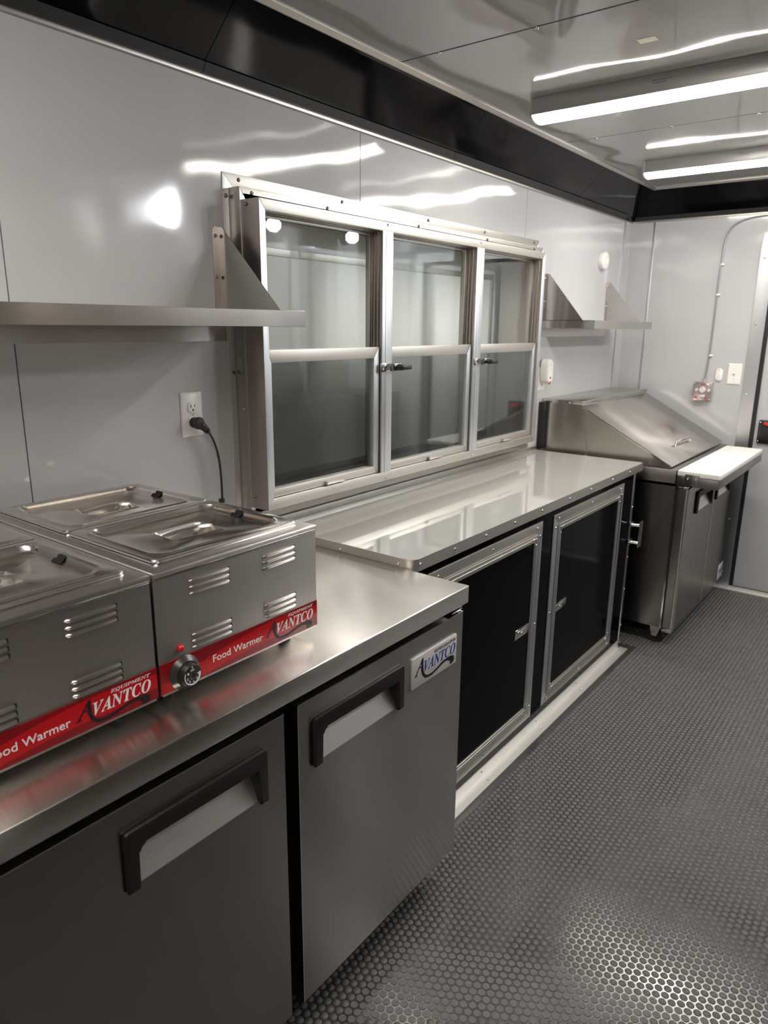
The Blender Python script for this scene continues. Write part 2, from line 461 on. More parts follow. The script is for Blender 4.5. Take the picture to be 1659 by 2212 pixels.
# ---- corner cover panels
cc = empty('trim_1', (0, YB, 0), 'bright metal strips edging the far left corner', 'trim', kind='structure')
MB().box(0, .003, 2.838, YB, .0, ZS).build('corner_sheet', M['wall'], cc, smooth=False)
MB().box(0, .134, YB-.003, YB, .0, ZS).build('corner_sheet', M['wall'], cc, smooth=False)
MB().box(0, .006, 2.831, 2.843, .0, ZS, .0015).build('edge_strip', M['alu_v'], cc)
MB().box(.130, .143, YB-.006, YB, .0, ZS, .0015).build('edge_strip', M['alu_v'], cc)
# ---- soffit (black cove) left and back
sf = empty('trim_2', (0, 0, ZS), 'sloping glossy black cove between the left wall and ceiling', 'trim', kind='structure')
XS = .162
def cove_pts(): return [(.0, ZS+.003), (.014, ZS+.003), (.022, ZS+.018), (XS-.012, ZC-.012), (XS, ZC), (0, ZC)]
for a, b in zip([YF, -1.32, -.176, .97, 2.10], [-1.322, -.178, .968, 2.098, YB-XS+.0]):
    MB().prism(cove_pts(), 'y', a, b).build('cove_panel', M['black_gloss'], sf, smooth=False)
    # narrower lower lip of each panel
    MB().prism([(.001, ZS-.001), (.019, ZS-.001), (.030, ZS+.020), (.024, ZS+.022), (.012, ZS+.004)], 'y', a, b).build('lower_lip', M['black_rubber'], sf, smooth=False)
MB().prism(cove_pts(), 'y', YB-XS, YB).build('cove_panel', M['black_gloss'], sf, smooth=False)
MB().box(0, .010, YF, YB, ZS-.010, ZS, .002).build('metal_bead', M['alu'], sf)
MB().prism([(XS-.012, ZC-.006), (XS+.002, ZC-.010), (XS+.020, ZC-.004), (XS+.020, ZC), (XS-.012, ZC)], 'y', YF, YB-XS).build('metal_bead', M['alu'], sf)
sb = empty('trim_3', (0, YB, ZS), 'glossy black cove above the back wall', 'trim', kind='structure')
# mitred against the left cove
def mitre(mb, prof, x0, x1):
    """prof: (depth from wall, z); left end mitred at 45 degrees"""
    n = len(prof)
    A = [(d, YB-d, z) for d, z in prof]; B = [(x1, YB-d, z) for d, z in prof]
    return mb.faces(A+B, [tuple(range(n))[::-1], tuple(range(n, 2*n))]+[(i, (i+1) % n, n+(i+1) % n, n+i) for i in range(n)])
mitre(MB(), [(d+.001, z) for d, z in cove_pts()], 0, XR).build('cove_panel', M['black_gloss'], sb, smooth=False)
mitre(MB(), [(.001, ZS-.001), (.019, ZS-.001), (.030, ZS+.020), (.024, ZS+.022), (.012, ZS+.004)], 0, XR).build('lower_lip', M['black_rubber'], sb, smooth=False)
mitre(MB(), [(.0, ZS-.010), (.010, ZS-.010), (.010, ZS), (.0, ZS)], 0, XR).build('metal_bead', M['alu'], sb)
mitre(MB(), [(XS-.012, ZC-.006), (XS+.002, ZC-.010), (XS+.020, ZC-.004), (XS+.020, ZC), (XS-.012, ZC)], 0, XR).build('metal_bead', M['alu'], sb)
# ---- ceiling
ce = empty('ceiling', (0, 0, ZC), 'glossy grey panelled ceiling with wavy reflections', 'ceiling', kind='structure')
MB().box(-.1, XR+.1, YF-.1, YB+.1, ZC+.006, ZC+.06).build('ceiling_core', M['void'], ce, smooth=False)
cs = [YF, -1.883, -.732, .419, 1.572, YB]
for a, b in zip(cs, cs[1:]):
    MB().box(0, XR, a+.0040, b-.0040, ZC, ZC+.006).build('ceiling_panel', M['ceiling'], ce, smooth=False)
sp = []
for y in cs[1:-1]:
    sp += [(x, y+.004, ZC) for x in (.312, .61, .91, 1.21, 1.51, 1.81, 2.11)]
screws(ce, sp, 'd', .006, 'screw')
# ---- baseboard at the back wall
bb = empty('baseboard_back', (0, YB, 0), 'pale metal angle along the foot of the back wall', 'baseboard', kind='structure')
MB().prism([(YB, 0), (YB-.030, 0), (YB-.030, .003), (YB-.003, .003), (YB-.003, .022), (YB, .022)], 'x', .13, XR).build('angle_strip', M['alu_floor'], bb, smooth=False)

# ---- door in the back wall
dr = empty('door_1', (DX0, YB, 0), 'grey end door with black gasket and latch', 'door', kind='structure')
MB().prism([(DX0-.068, .012), (DX0, .012), (DX0, DZ1), (DX1, DZ1), (DX1, .012), (DX1+.06, .012), (DX1+.06, DZ1+.06), (DX0-.068, DZ1+.06)], 'y', YB-.005, YB, .001).build('door_frame', M['alu_v'], dr)
screws(dr, [(DX0-.045, YB-.005, z) for z in (.10, .42, .76, 1.14, 1.52, 1.86)], 'y', .006, 'screw')
MB().prism([(DX0, .012), (DX0+.020, .012), (DX0+.020, DZ1-.02), (DX1-.02, DZ1-.02), (DX1-.02, .012), (DX1, .012), (DX1, DZ1), (DX0, DZ1)], 'y', YB+.004, YB+.03).build('gasket', M['black_rubber'], dr, smooth=False)
MB().box(DX0+.02, DX1-.02, YB+.018, YB+.05, .02, DZ1-.02).build('door_leaf', M['wall'], dr, smooth=False)
la = MB().box(DX0+.037, DX0+.16, YB+.002, YB+.018, .875, 1.005, .008).build('latch', M['black_plastic'], dr)
MB().box(DX0+.058, DX0+.14, YB-.006, YB+.004, .89, .99, .004).build('latch_cup', M['black_rubber'], la)
MB().prism([(DX0+.064, .985), (DX0+.15, .955), (DX0+.15, .975), (DX0+.07, .998)], 'y', YB-.018, YB-.006, .002).build('latch_handle', M['red_plastic'], la, label='red latch lever')
screws(la, [(DX0+.046, YB+.002, z) for z in (.888, .992)], 'y', .005, 'screw')

# ================================================================== SERVING WINDOW
wn = empty('window_1', (0, .75, .97), 'aluminium serving window of three sash pairs in the left wall', 'window', kind='structure')
FY0, FY1, FZ0, FZ1 = -.118, 1.760, .915, 1.878
def mitred_frame(mb, y0, y1, z0, z1, wd, x0, x1, wt=None, wb_=None, wl_=None, wr_=None):
    wt = wt or wd; wb_ = wb_ or wd; wl_ = wl_ or wd; wr_ = wr_ or wd
    O = [(y0, z0), (y1, z0), (y1, z1), (y0, z1)]; I = [(y0+wl_, z0+wb_), (y1-wr_, z0+wb_), (y1-wr_, z1-wt), (y0+wl_, z1-wt)]
    out = []
    for i in range(4):
        j = (i+1) % 4
        a, b, c, d = O[i], O[j], I[j], I[i]
        # hairline gap at the mitre
        k = .0004
        if i == 0: poly = [(a[0]+k, a[1]), (b[0]-k, b[1]), (c[0]-k, c[1]), (d[0]+k, d[1])]
        elif i == 2: poly = [(a[0]-k, a[1]), (b[0]+k, b[1]), (c[0]+k, c[1]), (d[0]-k, d[1])]
        else: poly = [a, b, c, d]
        out.append((poly, i))
    return out
def rails(parent, name, y0, y1, z0, z1, wd, x0, x1, bev=.0012, **k):
    res = []
    for poly, i in mitred_frame(None, y0, y1, z0, z1, wd, x0, x1, **k):
        res.append(MB().prism(poly, 'x', x0, x1, bev).build(name, M['alu'] if i % 2 == 0 else M['alu_v'], parent))
    return res
fr = rails(wn, 'wall_flange', FY0, FY1, FZ0, FZ1, .034, 0, .003, .0006)
screws(fr[2], [(.003, y, 1.865) for y in (-.062, .36, .84, 1.25, 1.70)], 'x', .0055, 'screw_dark')
screws(fr[3], [(.003, -.108, z) for z in (1.82, 1.36)], 'x', .0055, 'screw_dark')
# middle box (proud of the wall)
def ringbox(parent, name, y0, y1, z0, z1, t, x0, x1):
    """a deep rectangular frame: four mitred members"""
    return rails(parent, name, y0, y1, z0, z1, t, x0, x1, .0015)
mid = rails(wn, 'outer_frame', -.098, 1.715, .950, 1.841, .03, .003, .045, .0015, wt=.042, wl_=.024)
screws(mid[2], [(.045, y, 1.829) for y in (-.055, .245, .72, 1.20, 1.62)], 'x', .0055, 'screw_dark')
screws(mid[3], [(.030, -.0985, z) for z in (1.26,)], 'y', .0045, 'screw')
x3 = .115
inner = rails(wn, 'sash_frame', -.096, 1.600, .976, 1.808, .03, .045, x3, .0015, wt=.028, wb_=.030, wl_=.022, wr_=.030)
for o_ in (mid[3], inner[3], mid[1], inner[1]):           # box sides: dark reflection put into the metal colour
    o_.data.materials.append(M['alu_shade'])
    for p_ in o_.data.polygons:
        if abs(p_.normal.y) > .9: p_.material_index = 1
screws(inner[2], [(x3, y, 1.800) for y in (.452, 1.036)], 'x', .0045, 'screw')
screws(inner[0], [(x3, y, .984) for y in (.452, 1.036)], 'x', .0045, 'screw')
screws(inner[3], [(.068, -.0965, 1.795), (.06, -.0965, 1.01)], 'y', .0045, 'screw_dark')
MB().box(.003, .060, -.118, -.060, .935, .952, .002).build('sill_corner', M['alu_floor'], wn)
# deep liner through the wall
MB().prism([(-.085, .955), (-.085, 1.825), (1.60, 1.825), (1.60, .955), (1.57, .985), (1.57, 1.795), (-.055, 1.795), (-.055, .985)], 'x', -.09, .045).build('liner', M['alu_shade'], wn, smooth=False) if False else None
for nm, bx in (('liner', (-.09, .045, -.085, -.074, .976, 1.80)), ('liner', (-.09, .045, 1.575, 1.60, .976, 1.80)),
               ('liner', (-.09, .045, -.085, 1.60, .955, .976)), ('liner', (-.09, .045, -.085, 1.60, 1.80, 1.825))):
    MB().box(*bx).build('liner', M['alu_shade'], wn, smooth=False)
# mullions
for y0, y1 in ((.426, .480), (1.008, 1.062)):
    mu = MB()
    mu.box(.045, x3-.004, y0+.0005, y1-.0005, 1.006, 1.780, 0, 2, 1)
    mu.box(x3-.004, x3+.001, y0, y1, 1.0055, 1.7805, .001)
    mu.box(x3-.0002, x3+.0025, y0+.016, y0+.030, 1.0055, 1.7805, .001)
    mu.build('mullion', [M['alu_v'], M['alu_shade']], wn)
# sashes
bays = [(-.074, .426), (.480, 1.008), (1.062, 1.570)]
for bi, (y0, y1) in enumerate(bays):
    # upper sash, set back, with stepped jambs
    xu0, xu1 = .054, .071
    up = MB()
    for bx in ((xu0, xu1, y0-.003, y0+.009, 1.395, 1.785), (xu0, xu1, y1-.009, y1+.003, 1.395, 1.785),
               (xu0, xu1, y0+.009, y1-.009, 1.770, 1.785), (xu0, xu1, y0+.009, y1-.009, 1.395, 1.412)):
        up.box(*bx, .002)
    up = up.build('upper_sash', M['alu'], wn)
    MB().box(.060, .065, y0+.008, y1-.008, 1.41, 1.771).build('glass_pane', M['glass'], up, smooth=False)
    jb = MB()
    for k, (xa, xb, t) in enumerate(((.0715, .076, .004), (.083, .088, .006), (.097, .101, .005))):
        jb.box(xa, xb, y1-t, y1, 1.425, 1.780, .001)
        if k == 1: jb.box(xa, xb, y0, y1-t, 1.776, 1.782, .001)
    jb.build('jamb_track', M['alu_shade'], wn)
    # lower sash, proud
    xl0, xl1 = .078, .106
    k = .4
    lo = empty('lower_sash', (0, 0, 0)); lo.parent = wn
    ra = rails(lo, 'sash_rail', y0+.001, y1-.003, 1.008, 1.424, .03, xl0, xl1, .0015, wt=.035, wb_=.024, wl_=.013, wr_=.027)
    MB().box(xl0+.012, xl0+.017, y0+.013, y1-.029, 1.03, 1.392).build('glass_pane', M['glass'], lo, smooth=False)
    MB().box(.0475, .049, y0+.002, y1-.002, 1.01, 1.395).build('insect_screen', M['screen'], lo, smooth=False)
    yc = (y0+y1)/2+.02
    MB().box(xl1, xl1+.010, yc-.042, yc+.042, 1.009, 1.012, .0008).box(xl1+.001, xl1+.011, yc-.044, yc-.040, 1.009, 1.022, .0006).build('finger_pull', M['alu'], lo)
# latches on the mullions
for y0 in (.415, 1.012):
    lt = MB()
    lt.box(.117, .120, y0, y0+.050, 1.345, 1.372, .0008)
    lt.prism([(.118, 1.345), (.135, 1.345), (.135, 1.372), (.118, 1.372)], 'y', y0+.050, y0+.053)
    lt.box(.132, .135, y0+.050, y0+.095, 1.347, 1.370, .0008)
    lt = lt.build('window_latch', M['chrome'], wn)
    b = MB(); b.cyl((.135, y0+.075, 1.358), (.150, y0+.078, 1.358), .011, n=6); b.box(.148, .162, y0+.066, y0+.118, 1.350, 1.366, .004)
    b.build('latch_lever', M['black_plastic'], lt)
    screws(lt, [(.120, y0+.012, z) for z in (1.352, 1.365)], 'x', .0035)
# closed hatch beyond the glass
ha = empty('awning_hatch', (-.13, .75, .9), 'closed pale grey serving hatch seen through the window glass', 'hatch', kind='structure')
MB().box(-.15, -.125, -.20, 1.76, .80, 1.95).build('hatch_panel', M['hatch'], ha, smooth=False)
rails(ha, 'hatch_frame', .02, 1.56, .99, 1.72, .022, -.125, -.118)
for (a, b, c, d) in ((-.2, 1.76, 1.80, 1.86),): MB().box(-.125, -.09, a, b, c, d).build('hatch_seal', M['void'], ha, smooth=False)

# ================================================================== COUNTER + BASE CABINET
ZCT = .891; XCT = .554
ct = empty('serving_countertop', (0, .9, ZCT-.034), 'pale grey gloss counter slab with a screwed metal edge under the serving window', 'countertop')
ro = .028
pts = [(.004, .002)] + [(XCT-ro+ro*math.cos(math.radians(a)), .002+ro+ro*math.sin(math.radians(a))) for a in range(-90, 1, 10)] + \
      [(XCT-ro*.6+ro*.6*math.cos(math.radians(a)), 1.843-ro*.6+ro*.6*math.sin(math.radians(a))) for a in range(0, 91, 15)] + [(.004, 1.843)]
cx, cy = .28, .92
def inset(pts, t): return [(x-(t if x > .3 else 0 if x < .01 else t*.5), y+(t if y < .5 else -t)) for x, y in pts]
MB().prism(inset(pts, .0025), 'z', ZCT-.032, ZCT).build('slab', M['counter'], ct)
# metal edge band following the outline
ed = MB(); o = pts; i_ = inset(pts, .0025)
V = [(x, y, z) for (x, y) in o for z in (ZCT-.034, ZCT+.0008)]+[(x, y, z) for (x, y) in i_ for z in (ZCT-.034, ZCT+.0008)]
n = len(o); Fs = []
for k in range(n-1):
    a = 2*k; b = 2*(k+1); c = 2*n+2*k; d = 2*n+2*(k+1)
    Fs += [(a, b, b+1, a+1), (a+1, b+1, d+1, c+1), (c, c+1, d+1, d), (a, c, d, b)]
ed.faces(V, Fs)
et = ed.build('edge_band', M['alu'], ct)
screws(et, [(XCT, y, .8755) for y in (.034, .2075, .386, .573, .776, 1.008, 1.214, 1.449, 1.657)], 'x', .0048, 'screw')
screws(et, [(x, .002, .8755) for x in (.30, .505)], 'y', .0048, 'screw')
MB().box(.004, .010, .0, 1.84, ZCT, ZCT+.020, .001).build('back_strip', M['alu'], ct)

XK = .549
bc = empty('base_cabinet', (0, .9, 0), 'gloss black base cabinet with two metal framed doors under the pale counter', 'cabinet')
MB().box(.004, XK, .004, 1.744, .0, ZCT-.035).build('body', M['cab_black'], bc, smooth=False)
MB().box(XK-.012, XK+.004, 1.732, 1.750, .0, ZCT-.035, .001).build('corner_angle', M['alu_dark'], bc)
screws(bc, [(XK+.004, 1.741, z) for z in (.03, .12, .30, .46, .70)], 'x', .0045)
def cab_door(y0, y1, z0, z1, hinge_right, lname):
    d = empty('cabinet_door', (0, 0, 0)); d.parent = bc
    rr = rails(d, 'outer_trim', y0, y1, z0, z1, .037, XK, XK+.004, .001)
    r2 = rails(d, 'door_trim', y0+.039, y1-.039, z0+.039, z1-.039, .024, XK+.001, XK+.0075, .001)
    r3 = rails(d, 'inner_bead', y0+.050, y1-.050, z0+.050, z1-.050, .005, XK+.0075, XK+.0095, .0006)
    MB().box(XK, XK+.003, y0+.061, y1-.061, z0+.061, z1-.061).build('door_panel', M['cab_black'], d, smooth=False)
    s = []
    ym, zm = (y0+y1)/2, (z0+z1)/2
    for y, z in ((y0+.045, z1-.018), (y1-.040, z1-.018), (ym, z1-.018), (y0+.045, z0+.018), (y1-.040, z0+.018), (ym, z0+.018),
                 (y0+.018, z1-.05), (y0+.018, z0+.05), (y1-.018, z1-.05), (y1-.018, z0+.05), (y0+.018, zm-.0), (y1-.018, zm)):
        s.append((XK+.004, y, z))
    for y, z in ((y0+.055, z1-.075), (y0+.075, z1-.052), (y1-.055, z1-.075), (y1-.075, z1-.052), (y0+.055, z0+.075), (y0+.075, z0+.052), (y1-.055, z0+.075), (y1-.075, z0+.052)):
        s.append((XK+.0085, y, z))
    screws(d, s, 'x', .0045)
    # piano hinge
    if hinge_right:
        h = MB(); yy = y1-.040
        h.box(XK+.004, XK+.009, yy-.012, yy+.010, z0+.04, z1-.04, .001)
        h.cyl((XK+.009, yy-.001, z0+.04), (XK+.009, yy-.001, z1-.04), .0035, n=8)
        h = h.build('piano_hinge', M['alu_dark'], d)
        screws(d, [(XK+.009, yy+.006, z0+.06+.028*k) for k in range(int((z1-z0-.1)/.028))], 'x', .0025)
    ly0, ly1 = (y0+.058, y0+.163) if hinge_right else (y1-.168, y1-.061)
    l = MB().box(XK+.003, XK+.006, ly0, ly1, .440, .474, .001).build('slam_latch', M['chrome'], d)
    lb = MB().box(XK+.006, XK+.0085, ly0+.012, ly1-.030, .447, .467, .001); lb.cyl((XK+.006, (ly0+ly1)/2-.012, .457), (XK+.016, (ly0+ly1)/2-.012, .457), .005, n=12)
    lb.build('latch_knob', M['chrome'], d)
cab_door(.080, .792, .071, .834, False, '')
cab_door(.885, 1.606, .071, .834, True, '')
# pull handle / catch at the right end
hb = MB()
for z in (.535, .618):
    hb.box(XK+.004, XK+.010, 1.722, 1.762, z-.012, z+.012, .002); hb.cyl((XK+.010, 1.742, z), (XK+.048, 1.748, z), .008, n=12)
hb.box(XK+.046, XK+.050, 1.730, 1.772, .515, .638, .001)
hb = hb.build('end_catch', M['chrome'], bc)
screws(bc, [(XK+.010, y, z) for y in (1.728, 1.757) for z in (.535, .618)], 'x', .0035)

# floor angle in front of the cabinet
ba = empty('trim_4', (XK, .9, 0), 'pale metal floor angle along the foot of the black cabinet', 'trim', kind='structure')
an = MB().prism([(XK+.0005, 0), (.594, 0), (.594, .003), (XK+.004, .004), (XK+.004, .040), (XK+.0005, .040)], 'y', .0, 1.752)
an = an.build('floor_angle', M['alu_floor'], ba, smooth=False)
screws(ba, [(XK+.004, y, .026) for y in (.13, .432, .847, 1.228, 1.66)], 'x', .0045)
screws(ba, [(.577, y, .003) for y in (.13, .437, .848, 1.233, 1.69)], 'z', .0045)

# ================================================================== REFRIGERATION
def door_with_pull(root, name, xf, t, y0, y1, z0, z1, hy0, hy1, hz0, hz1, m, depth=.034):
    """steel door with a sloping hand recess; xf is the front face"""
    b = MB(); xb = xf-t
    Y = [y0, hy0, hy1, y1]; Z = [z0, hz0, hz1, z1]
    V = []; idx = {}
    for a, y in enumerate(Y):
        for c, z in enumerate(Z):
            idx[(a, c)] = len(V); V.append((xf, y, z))
    F = [(idx[a, c], idx[a+1, c], idx[a+1, c+1], idx[a, c+1]) for a in range(3) for c in range(3) if (a, c) != (1, 1)]
    k = len(V); V += [(xb, y0, z0), (xb, y1, z0), (xb, y1, z1), (xb, y0, z1)]
    F += [(k, k+3, k+2, k+1)]
    F += [(k, k+1, idx[3, 0], idx[2, 0], idx[1, 0], idx[0, 0]), (k+3, idx[0, 3], idx[1, 3], idx[2, 3], idx[3, 3], k+2),
          (k, idx[0, 0], idx[0, 1], idx[0, 2], idx[0, 3], k+3), (k+1, k+2, idx[3, 3], idx[3, 2], idx[3, 1], idx[3, 0])]
    b.faces(V, F)
    d = b.build(name, m, root, smooth=False)
    MB().faces([(xf, hy0, hz0), (xf, hy1, hz0), (xf-depth, hy1, hz1), (xf-depth, hy0, hz1),
                (xf-depth-.001, hy1, hz1), (xf-depth-.001, hy0, hz1), (xf-.001, hy0, hz0-.001), (xf-.001, hy1, hz0-.001)],
               [(0, 1, 2, 3), (3, 2, 4, 5), (5, 4, 7, 6), (6, 7, 1, 0)]).build('pull_recess', M['steel_pull'], d, smooth=False)
    return d
M['steel_pull'] = mat('recess_steel', (.88, .87, .85), .42, metal=1, grain=.06, mottle=.05)
def pull_frame(d, xf, y0, y1, z0, z1, wt, wl, wr, depth=.034, out=.010):
    b = MB()
    r = .008
    # inverted U with rounded outer corners
    prof = [(y0, z0), (y0+wl, z0)]
    ri = .014
    prof += [(y0+wl+ri-ri*math.cos(math.radians(a)), z1-wt-ri+ri*math.sin(math.radians(a))) for a in range(0, 91, 18)]
    prof += [(y1-wr, z1-wt), (y1-wr, z0), (y1, z0), (y1, z1-r*.6), (y1-r*.6, z1), (y0+r, z1), (y0+r*.3, z1-r*.3), (y0, z1-r)]
    b.prism(prof, 'x', xf, xf+out, .003)
    # pocket lining: top lip and side cheeks, closing the recess against the slope
    b.faces([(xf, y0+wl, z1-wt), (xf, y1-wr, z1-wt), (xf-depth, y1-wr, z1-wt), (xf-depth, y0+wl, z1-wt)], [(0, 1, 2, 3)])
    b.faces([(xf, y1-wr, z1-wt), (xf, y1-wr, z0), (xf-depth, y1-wr, z1-wt)], [(0, 1, 2)])
    b.faces([(xf, y0+wl, z1-wt), (xf, y0+wl, z0), (xf-depth, y0+wl, z1-wt)], [(0, 1, 2)])
    return b.build('pull_frame', M['black_plastic'], d)
def caster(root, x, y, h=.10, r=.038):
    c = empty('caster', (0, 0, 0)); c.parent = root
    f = MB(); f.box(x-.035, x+.035, y-.030, y+.030, h-.004, h, .001)
    for s_ in (-1, 1):
        f.prism([(x-.012, r-.008), (x+.012, r-.008), (x+.030, h-.004), (x-.022, h-.004)], 'y', y+s_*.018-.0015, y+s_*.018+.0015)
    f.cyl((x, y-.022, r), (x, y+.022, r), .005, n=10)
    f.build('fork', M['caster'], c)
    MB().lathe((x, y-.013, r), (0, 1, 0), [(0, 0), (r*.55, 0), (r*.6, .003), (r-.003, .0), (r, .004), (r, .022), (r-.003, .026), (r*.6, .023), (r*.55, .026), (0, .026)], 28).build('wheel', M['black_rubber'], c)

HW = .867
wf_ = empty('worktop_refrigerator', (.4, -.62, 0), 'stainless two-door worktop refrigerator in front holding the two food warmers', 'refrigerator')
XD = .719
MB().box(.06, XD-.052, -1.245, -.006, .11, HW-.06).build('body', M['void'], wf_, smooth=False)
MB().box(.06, XD-.06, -.006, -.004, .11, HW-.06).build('side_panel', M['steel'], wf_, smooth=False)
wt = MB().box(.03, .727, -1.26, 0, HW-.046, HW, .003, 3)
wt.build('worktop', M['steel_top'], wf_)
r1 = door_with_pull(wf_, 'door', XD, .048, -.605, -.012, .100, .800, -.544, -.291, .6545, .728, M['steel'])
pull_frame(r1, XD, -.566, -.272, .651, .757, .029, .022, .019)
MB().box(XD-.002, XD+.0006, -.605, -.603, .10, .80).build('door_edge', M['chrome'], r1, smooth=False)
MB().box(XD-.046, XD+.0006, -.605, -.012, .7985, .8005).build('door_edge', M['chrome'], r1, smooth=False)
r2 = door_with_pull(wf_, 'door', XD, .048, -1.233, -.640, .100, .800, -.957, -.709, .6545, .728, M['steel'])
pull_frame(r2, XD, -.979, -.690, .651, .757, .029, .022, .019)
MB().box(XD-.046, XD+.0006, -1.233, -.640, .7985, .8005).build('door_edge', M['chrome'], r2, smooth=False)
MB().box(XD-.052, XD-.048, -1.24, -.01, .11, .795).build('door_gasket', M['black_rubber'], wf_, smooth=False)
for yy in (-.035, -1.215):
    MB().box(XD-.05, XD-.004, yy-.022, yy+.024, .803, .812, .001).build('hinge', M['chrome'], wf_)
    MB().box(XD-.06, XD-.010, yy-.022, yy+.024, .082, .098, .001).build('hinge', M['chrome'], wf_)
MB().box(.10, XD-.075, -1.20, -.04, .085, .11).build('base_pan', M['void'], wf_, smooth=False)
for x in (.14, .60):
    for y in (-1.16, -.09): caster(wf_, x, y, .085, .034)
# badge
bd = MB().box(XD, XD+.005, -.236, -.046, .675, .752, .0008).build('badge', M['badge'], r1, label='white maker badge with blue and black lettering')
logo(bd, XD+.005, -.236, .675, .19, .077, M['blue_print'], 'REFRIGERATION', M['black_print'])
# move the lettering up to keep within three levels is not needed: badge print hangs under the badge's door
for c in list(bd.children):
    c.parent = bd.parent

# ================================================================== FOOD WARMERS
WX0, WX1 = .055, .637
WZ0, WZ1 = .893, 1.108
def food_warmer(y1, label):
    y0 = y1-.379
    o = empty('food_warmer', ((WX0+WX1)/2, (y0+y1)/2, HW), label, 'food warmer', 'countertop food warmers side by side on the steel worktop')
    b = MB()
    b.box(WX1-.004, WX1-.001, y0+.0005, y1-.0005, WZ0, WZ1-.012); b.box(WX0, WX0+.003, y0+.0005, y1-.0005, WZ0, WZ1-.012)
    b.box(WX0+.003, WX1-.004, y0+.0005, y0+.0035, WZ0, WZ1-.012); b.box(WX0+.003, WX1-.004, y1-.0035, y1-.0005, WZ0, WZ1-.012)
    b.box(WX0+.003, WX1-.004, y0+.0035, y1-.0035, WZ0, WZ0+.003)
    b.build('housing', M['steel_warm'], o, smooth=False)
    dk = MB()
    X = [WX0-.001, .090, .324, .356, .594, WX1+.001]; Y = [y0, y0+.040, y1-.040, y1]
    vv = [(x, y, WZ1) for x in X for y in Y]
    dk.faces(vv, [(4*i+j, 4*i+4+j, 4*i+5+j, 4*i+1+j) for i in range(5) for j in range(3) if (i, j) not in ((1, 1), (3, 1))])
    r_ = bmesh.ops.extrude_face_region(dk.bm, geom=dk.bm.faces[:])
    bmesh.ops.translate(dk.bm, verts=[v for v in r_['geom'] if isinstance(v, bmesh.types.BMVert)], vec=(0, 0, -.013))
    oe = [e for e in dk.bm.edges if all(abs(v.co.z-WZ1) < 1e-6 for v in e.verts) and (all(abs(v.co.x-X[0]) < 1e-6 for v in e.verts) or all(abs(v.co.x-X[-1]) < 1e-6 for v in e.verts)
          or all(abs(v.co.y-y0) < 1e-6 for v in e.verts) or all(abs(v.co.y-y1) < 1e-6 for v in e.verts))]
    bmesh.ops.bevel(dk.bm, geom=oe, offset=.0035, segments=3, profile=.5, affect='EDGES')
    for a, c in ((.0905, .3235), (.3565, .5935)):
        p = MB(); za = WZ1-.12
        p.faces([(x, y, z) for z in (za, WZ1-.001) for x, y in ((a, y0+.041), (c, y0+.041), (c, y1-.041), (a, y1-.041))],
                [(0, 1, 2, 3), (0, 1, 5, 4), (1, 2, 6, 5), (2, 3, 7, 6), (3, 0, 4, 7)])
        p.build('pan', M['lid'], o, smooth=False)
    dk.build('top_deck', M['steel_warm'], o)
    MB().box(WX1-.003, WX1+.0022, y0+.002, y1-.002, WZ1-.013, WZ1-.009, .0015).build('top_bead', M['chrome'], o)
    # raised pan rims
    for a, c in ((.078, .336), (.342, .608)):
        MB().loft([rrect(a-.004, c+.004, y0+.022, y1-.022, WZ1+.0002, .012), rrect(a-.003, c+.003, y0+.023, y1-.023, WZ1+.0022, .012), rrect(a+.012, c-.012, y0+.041, y1-.041, WZ1+.0022, .012)], False, False).build('pan_rim', M['lid'], o)
    # louvers
    base = None
    for ya, yb in ((y1-.310, y1-.226), (y1-.144, y1-.063)):
        for zt in (1.0762, .9790):
            for k in range(3):
                z = zt-k*.0113
                l = MB(); w_ = yb-ya
                ring = []
                for s_, hh, dp in ((0, .0006, .0004), (.004, .0030, .0030), (.010, .0034, .0040), (w_-.010, .0034, .0040), (w_-.003, .0032, .0036), (w_, .0030, .0034)):
                    ring.append([(WX1+dp*math.sin(math.pi*q/6), ya+s_, z-hh*math.cos(math.pi*q/6)) for q in range(7)])
                l.loft(ring, True, True); l.build('louver', M['steel_warm'], o)
                MB().box(WX1-.001, WX1+.0002, yb-.0005, yb+.0035, z-.0035, z+.0035).build('louver_slot', M['void'], o, smooth=False)
    # red band
    zb0, zb1 = WZ0+.001, .948
    xb = WX1+.0006
    MB().box(WX1-.0005, xb, y0+.001, y1-.0005, zb0, zb1).build('name_band', M['red_dark'], o, smooth=False)
    def C(t): return zb0+t*(zb1-zb0)
    up = [(y0+.001, C(.35)), (y0+.05, C(.44)), (y0+.12, C(.66)), (y0+.19, C(.83)), (y0+.26, C(.93)), (y1-.06, C(.93)), (y1-.0005, C(.80))]
    dn = [(y1-.0005, C(.36)), (y1-.06, C(.24)), (y0+.26, C(.26)), (y0+.19, C(.24)), (y0+.12, C(.12)), (y0+.05, C(.02)), (y0+.001, C(.0))]
    MB().prism(up+dn, 'x', xb-.0002, xb+.0003).build('band_sweep', M['red'], o, smooth=False)
    text_on_x('Food Warmer', o, 'lettering', M['white_print'], xb+.0003, y1-.2695, y1-.1515, .9130, .9262)
    logo(o, xb+.0003, y1-.1495, .8915, .1406, .0572, M['white_print'], 'EQUIPMENT', M['white_print'])
    # dial
    ky, kz = y1-.3305, .919
    k = MB().lathe((WX1, ky, kz), (1, 0, 0), [(.0305, 0), (.0305, .0015), (.0225, .010), (.0205, .010), (.0, .010)], 40).build('dial_bezel', M['dial'], o)
    k2 = MB().lathe((WX1+.010, ky, kz), (1, 0, 0), [(.0200, 0), (.0195, .011), (.0185, .0125), (.0065, .0128), (.005, .0115), (0, .011)], 40).build('dial_knob', M['black_plastic'], k)
    xf = WX1+.0229
    arc = []
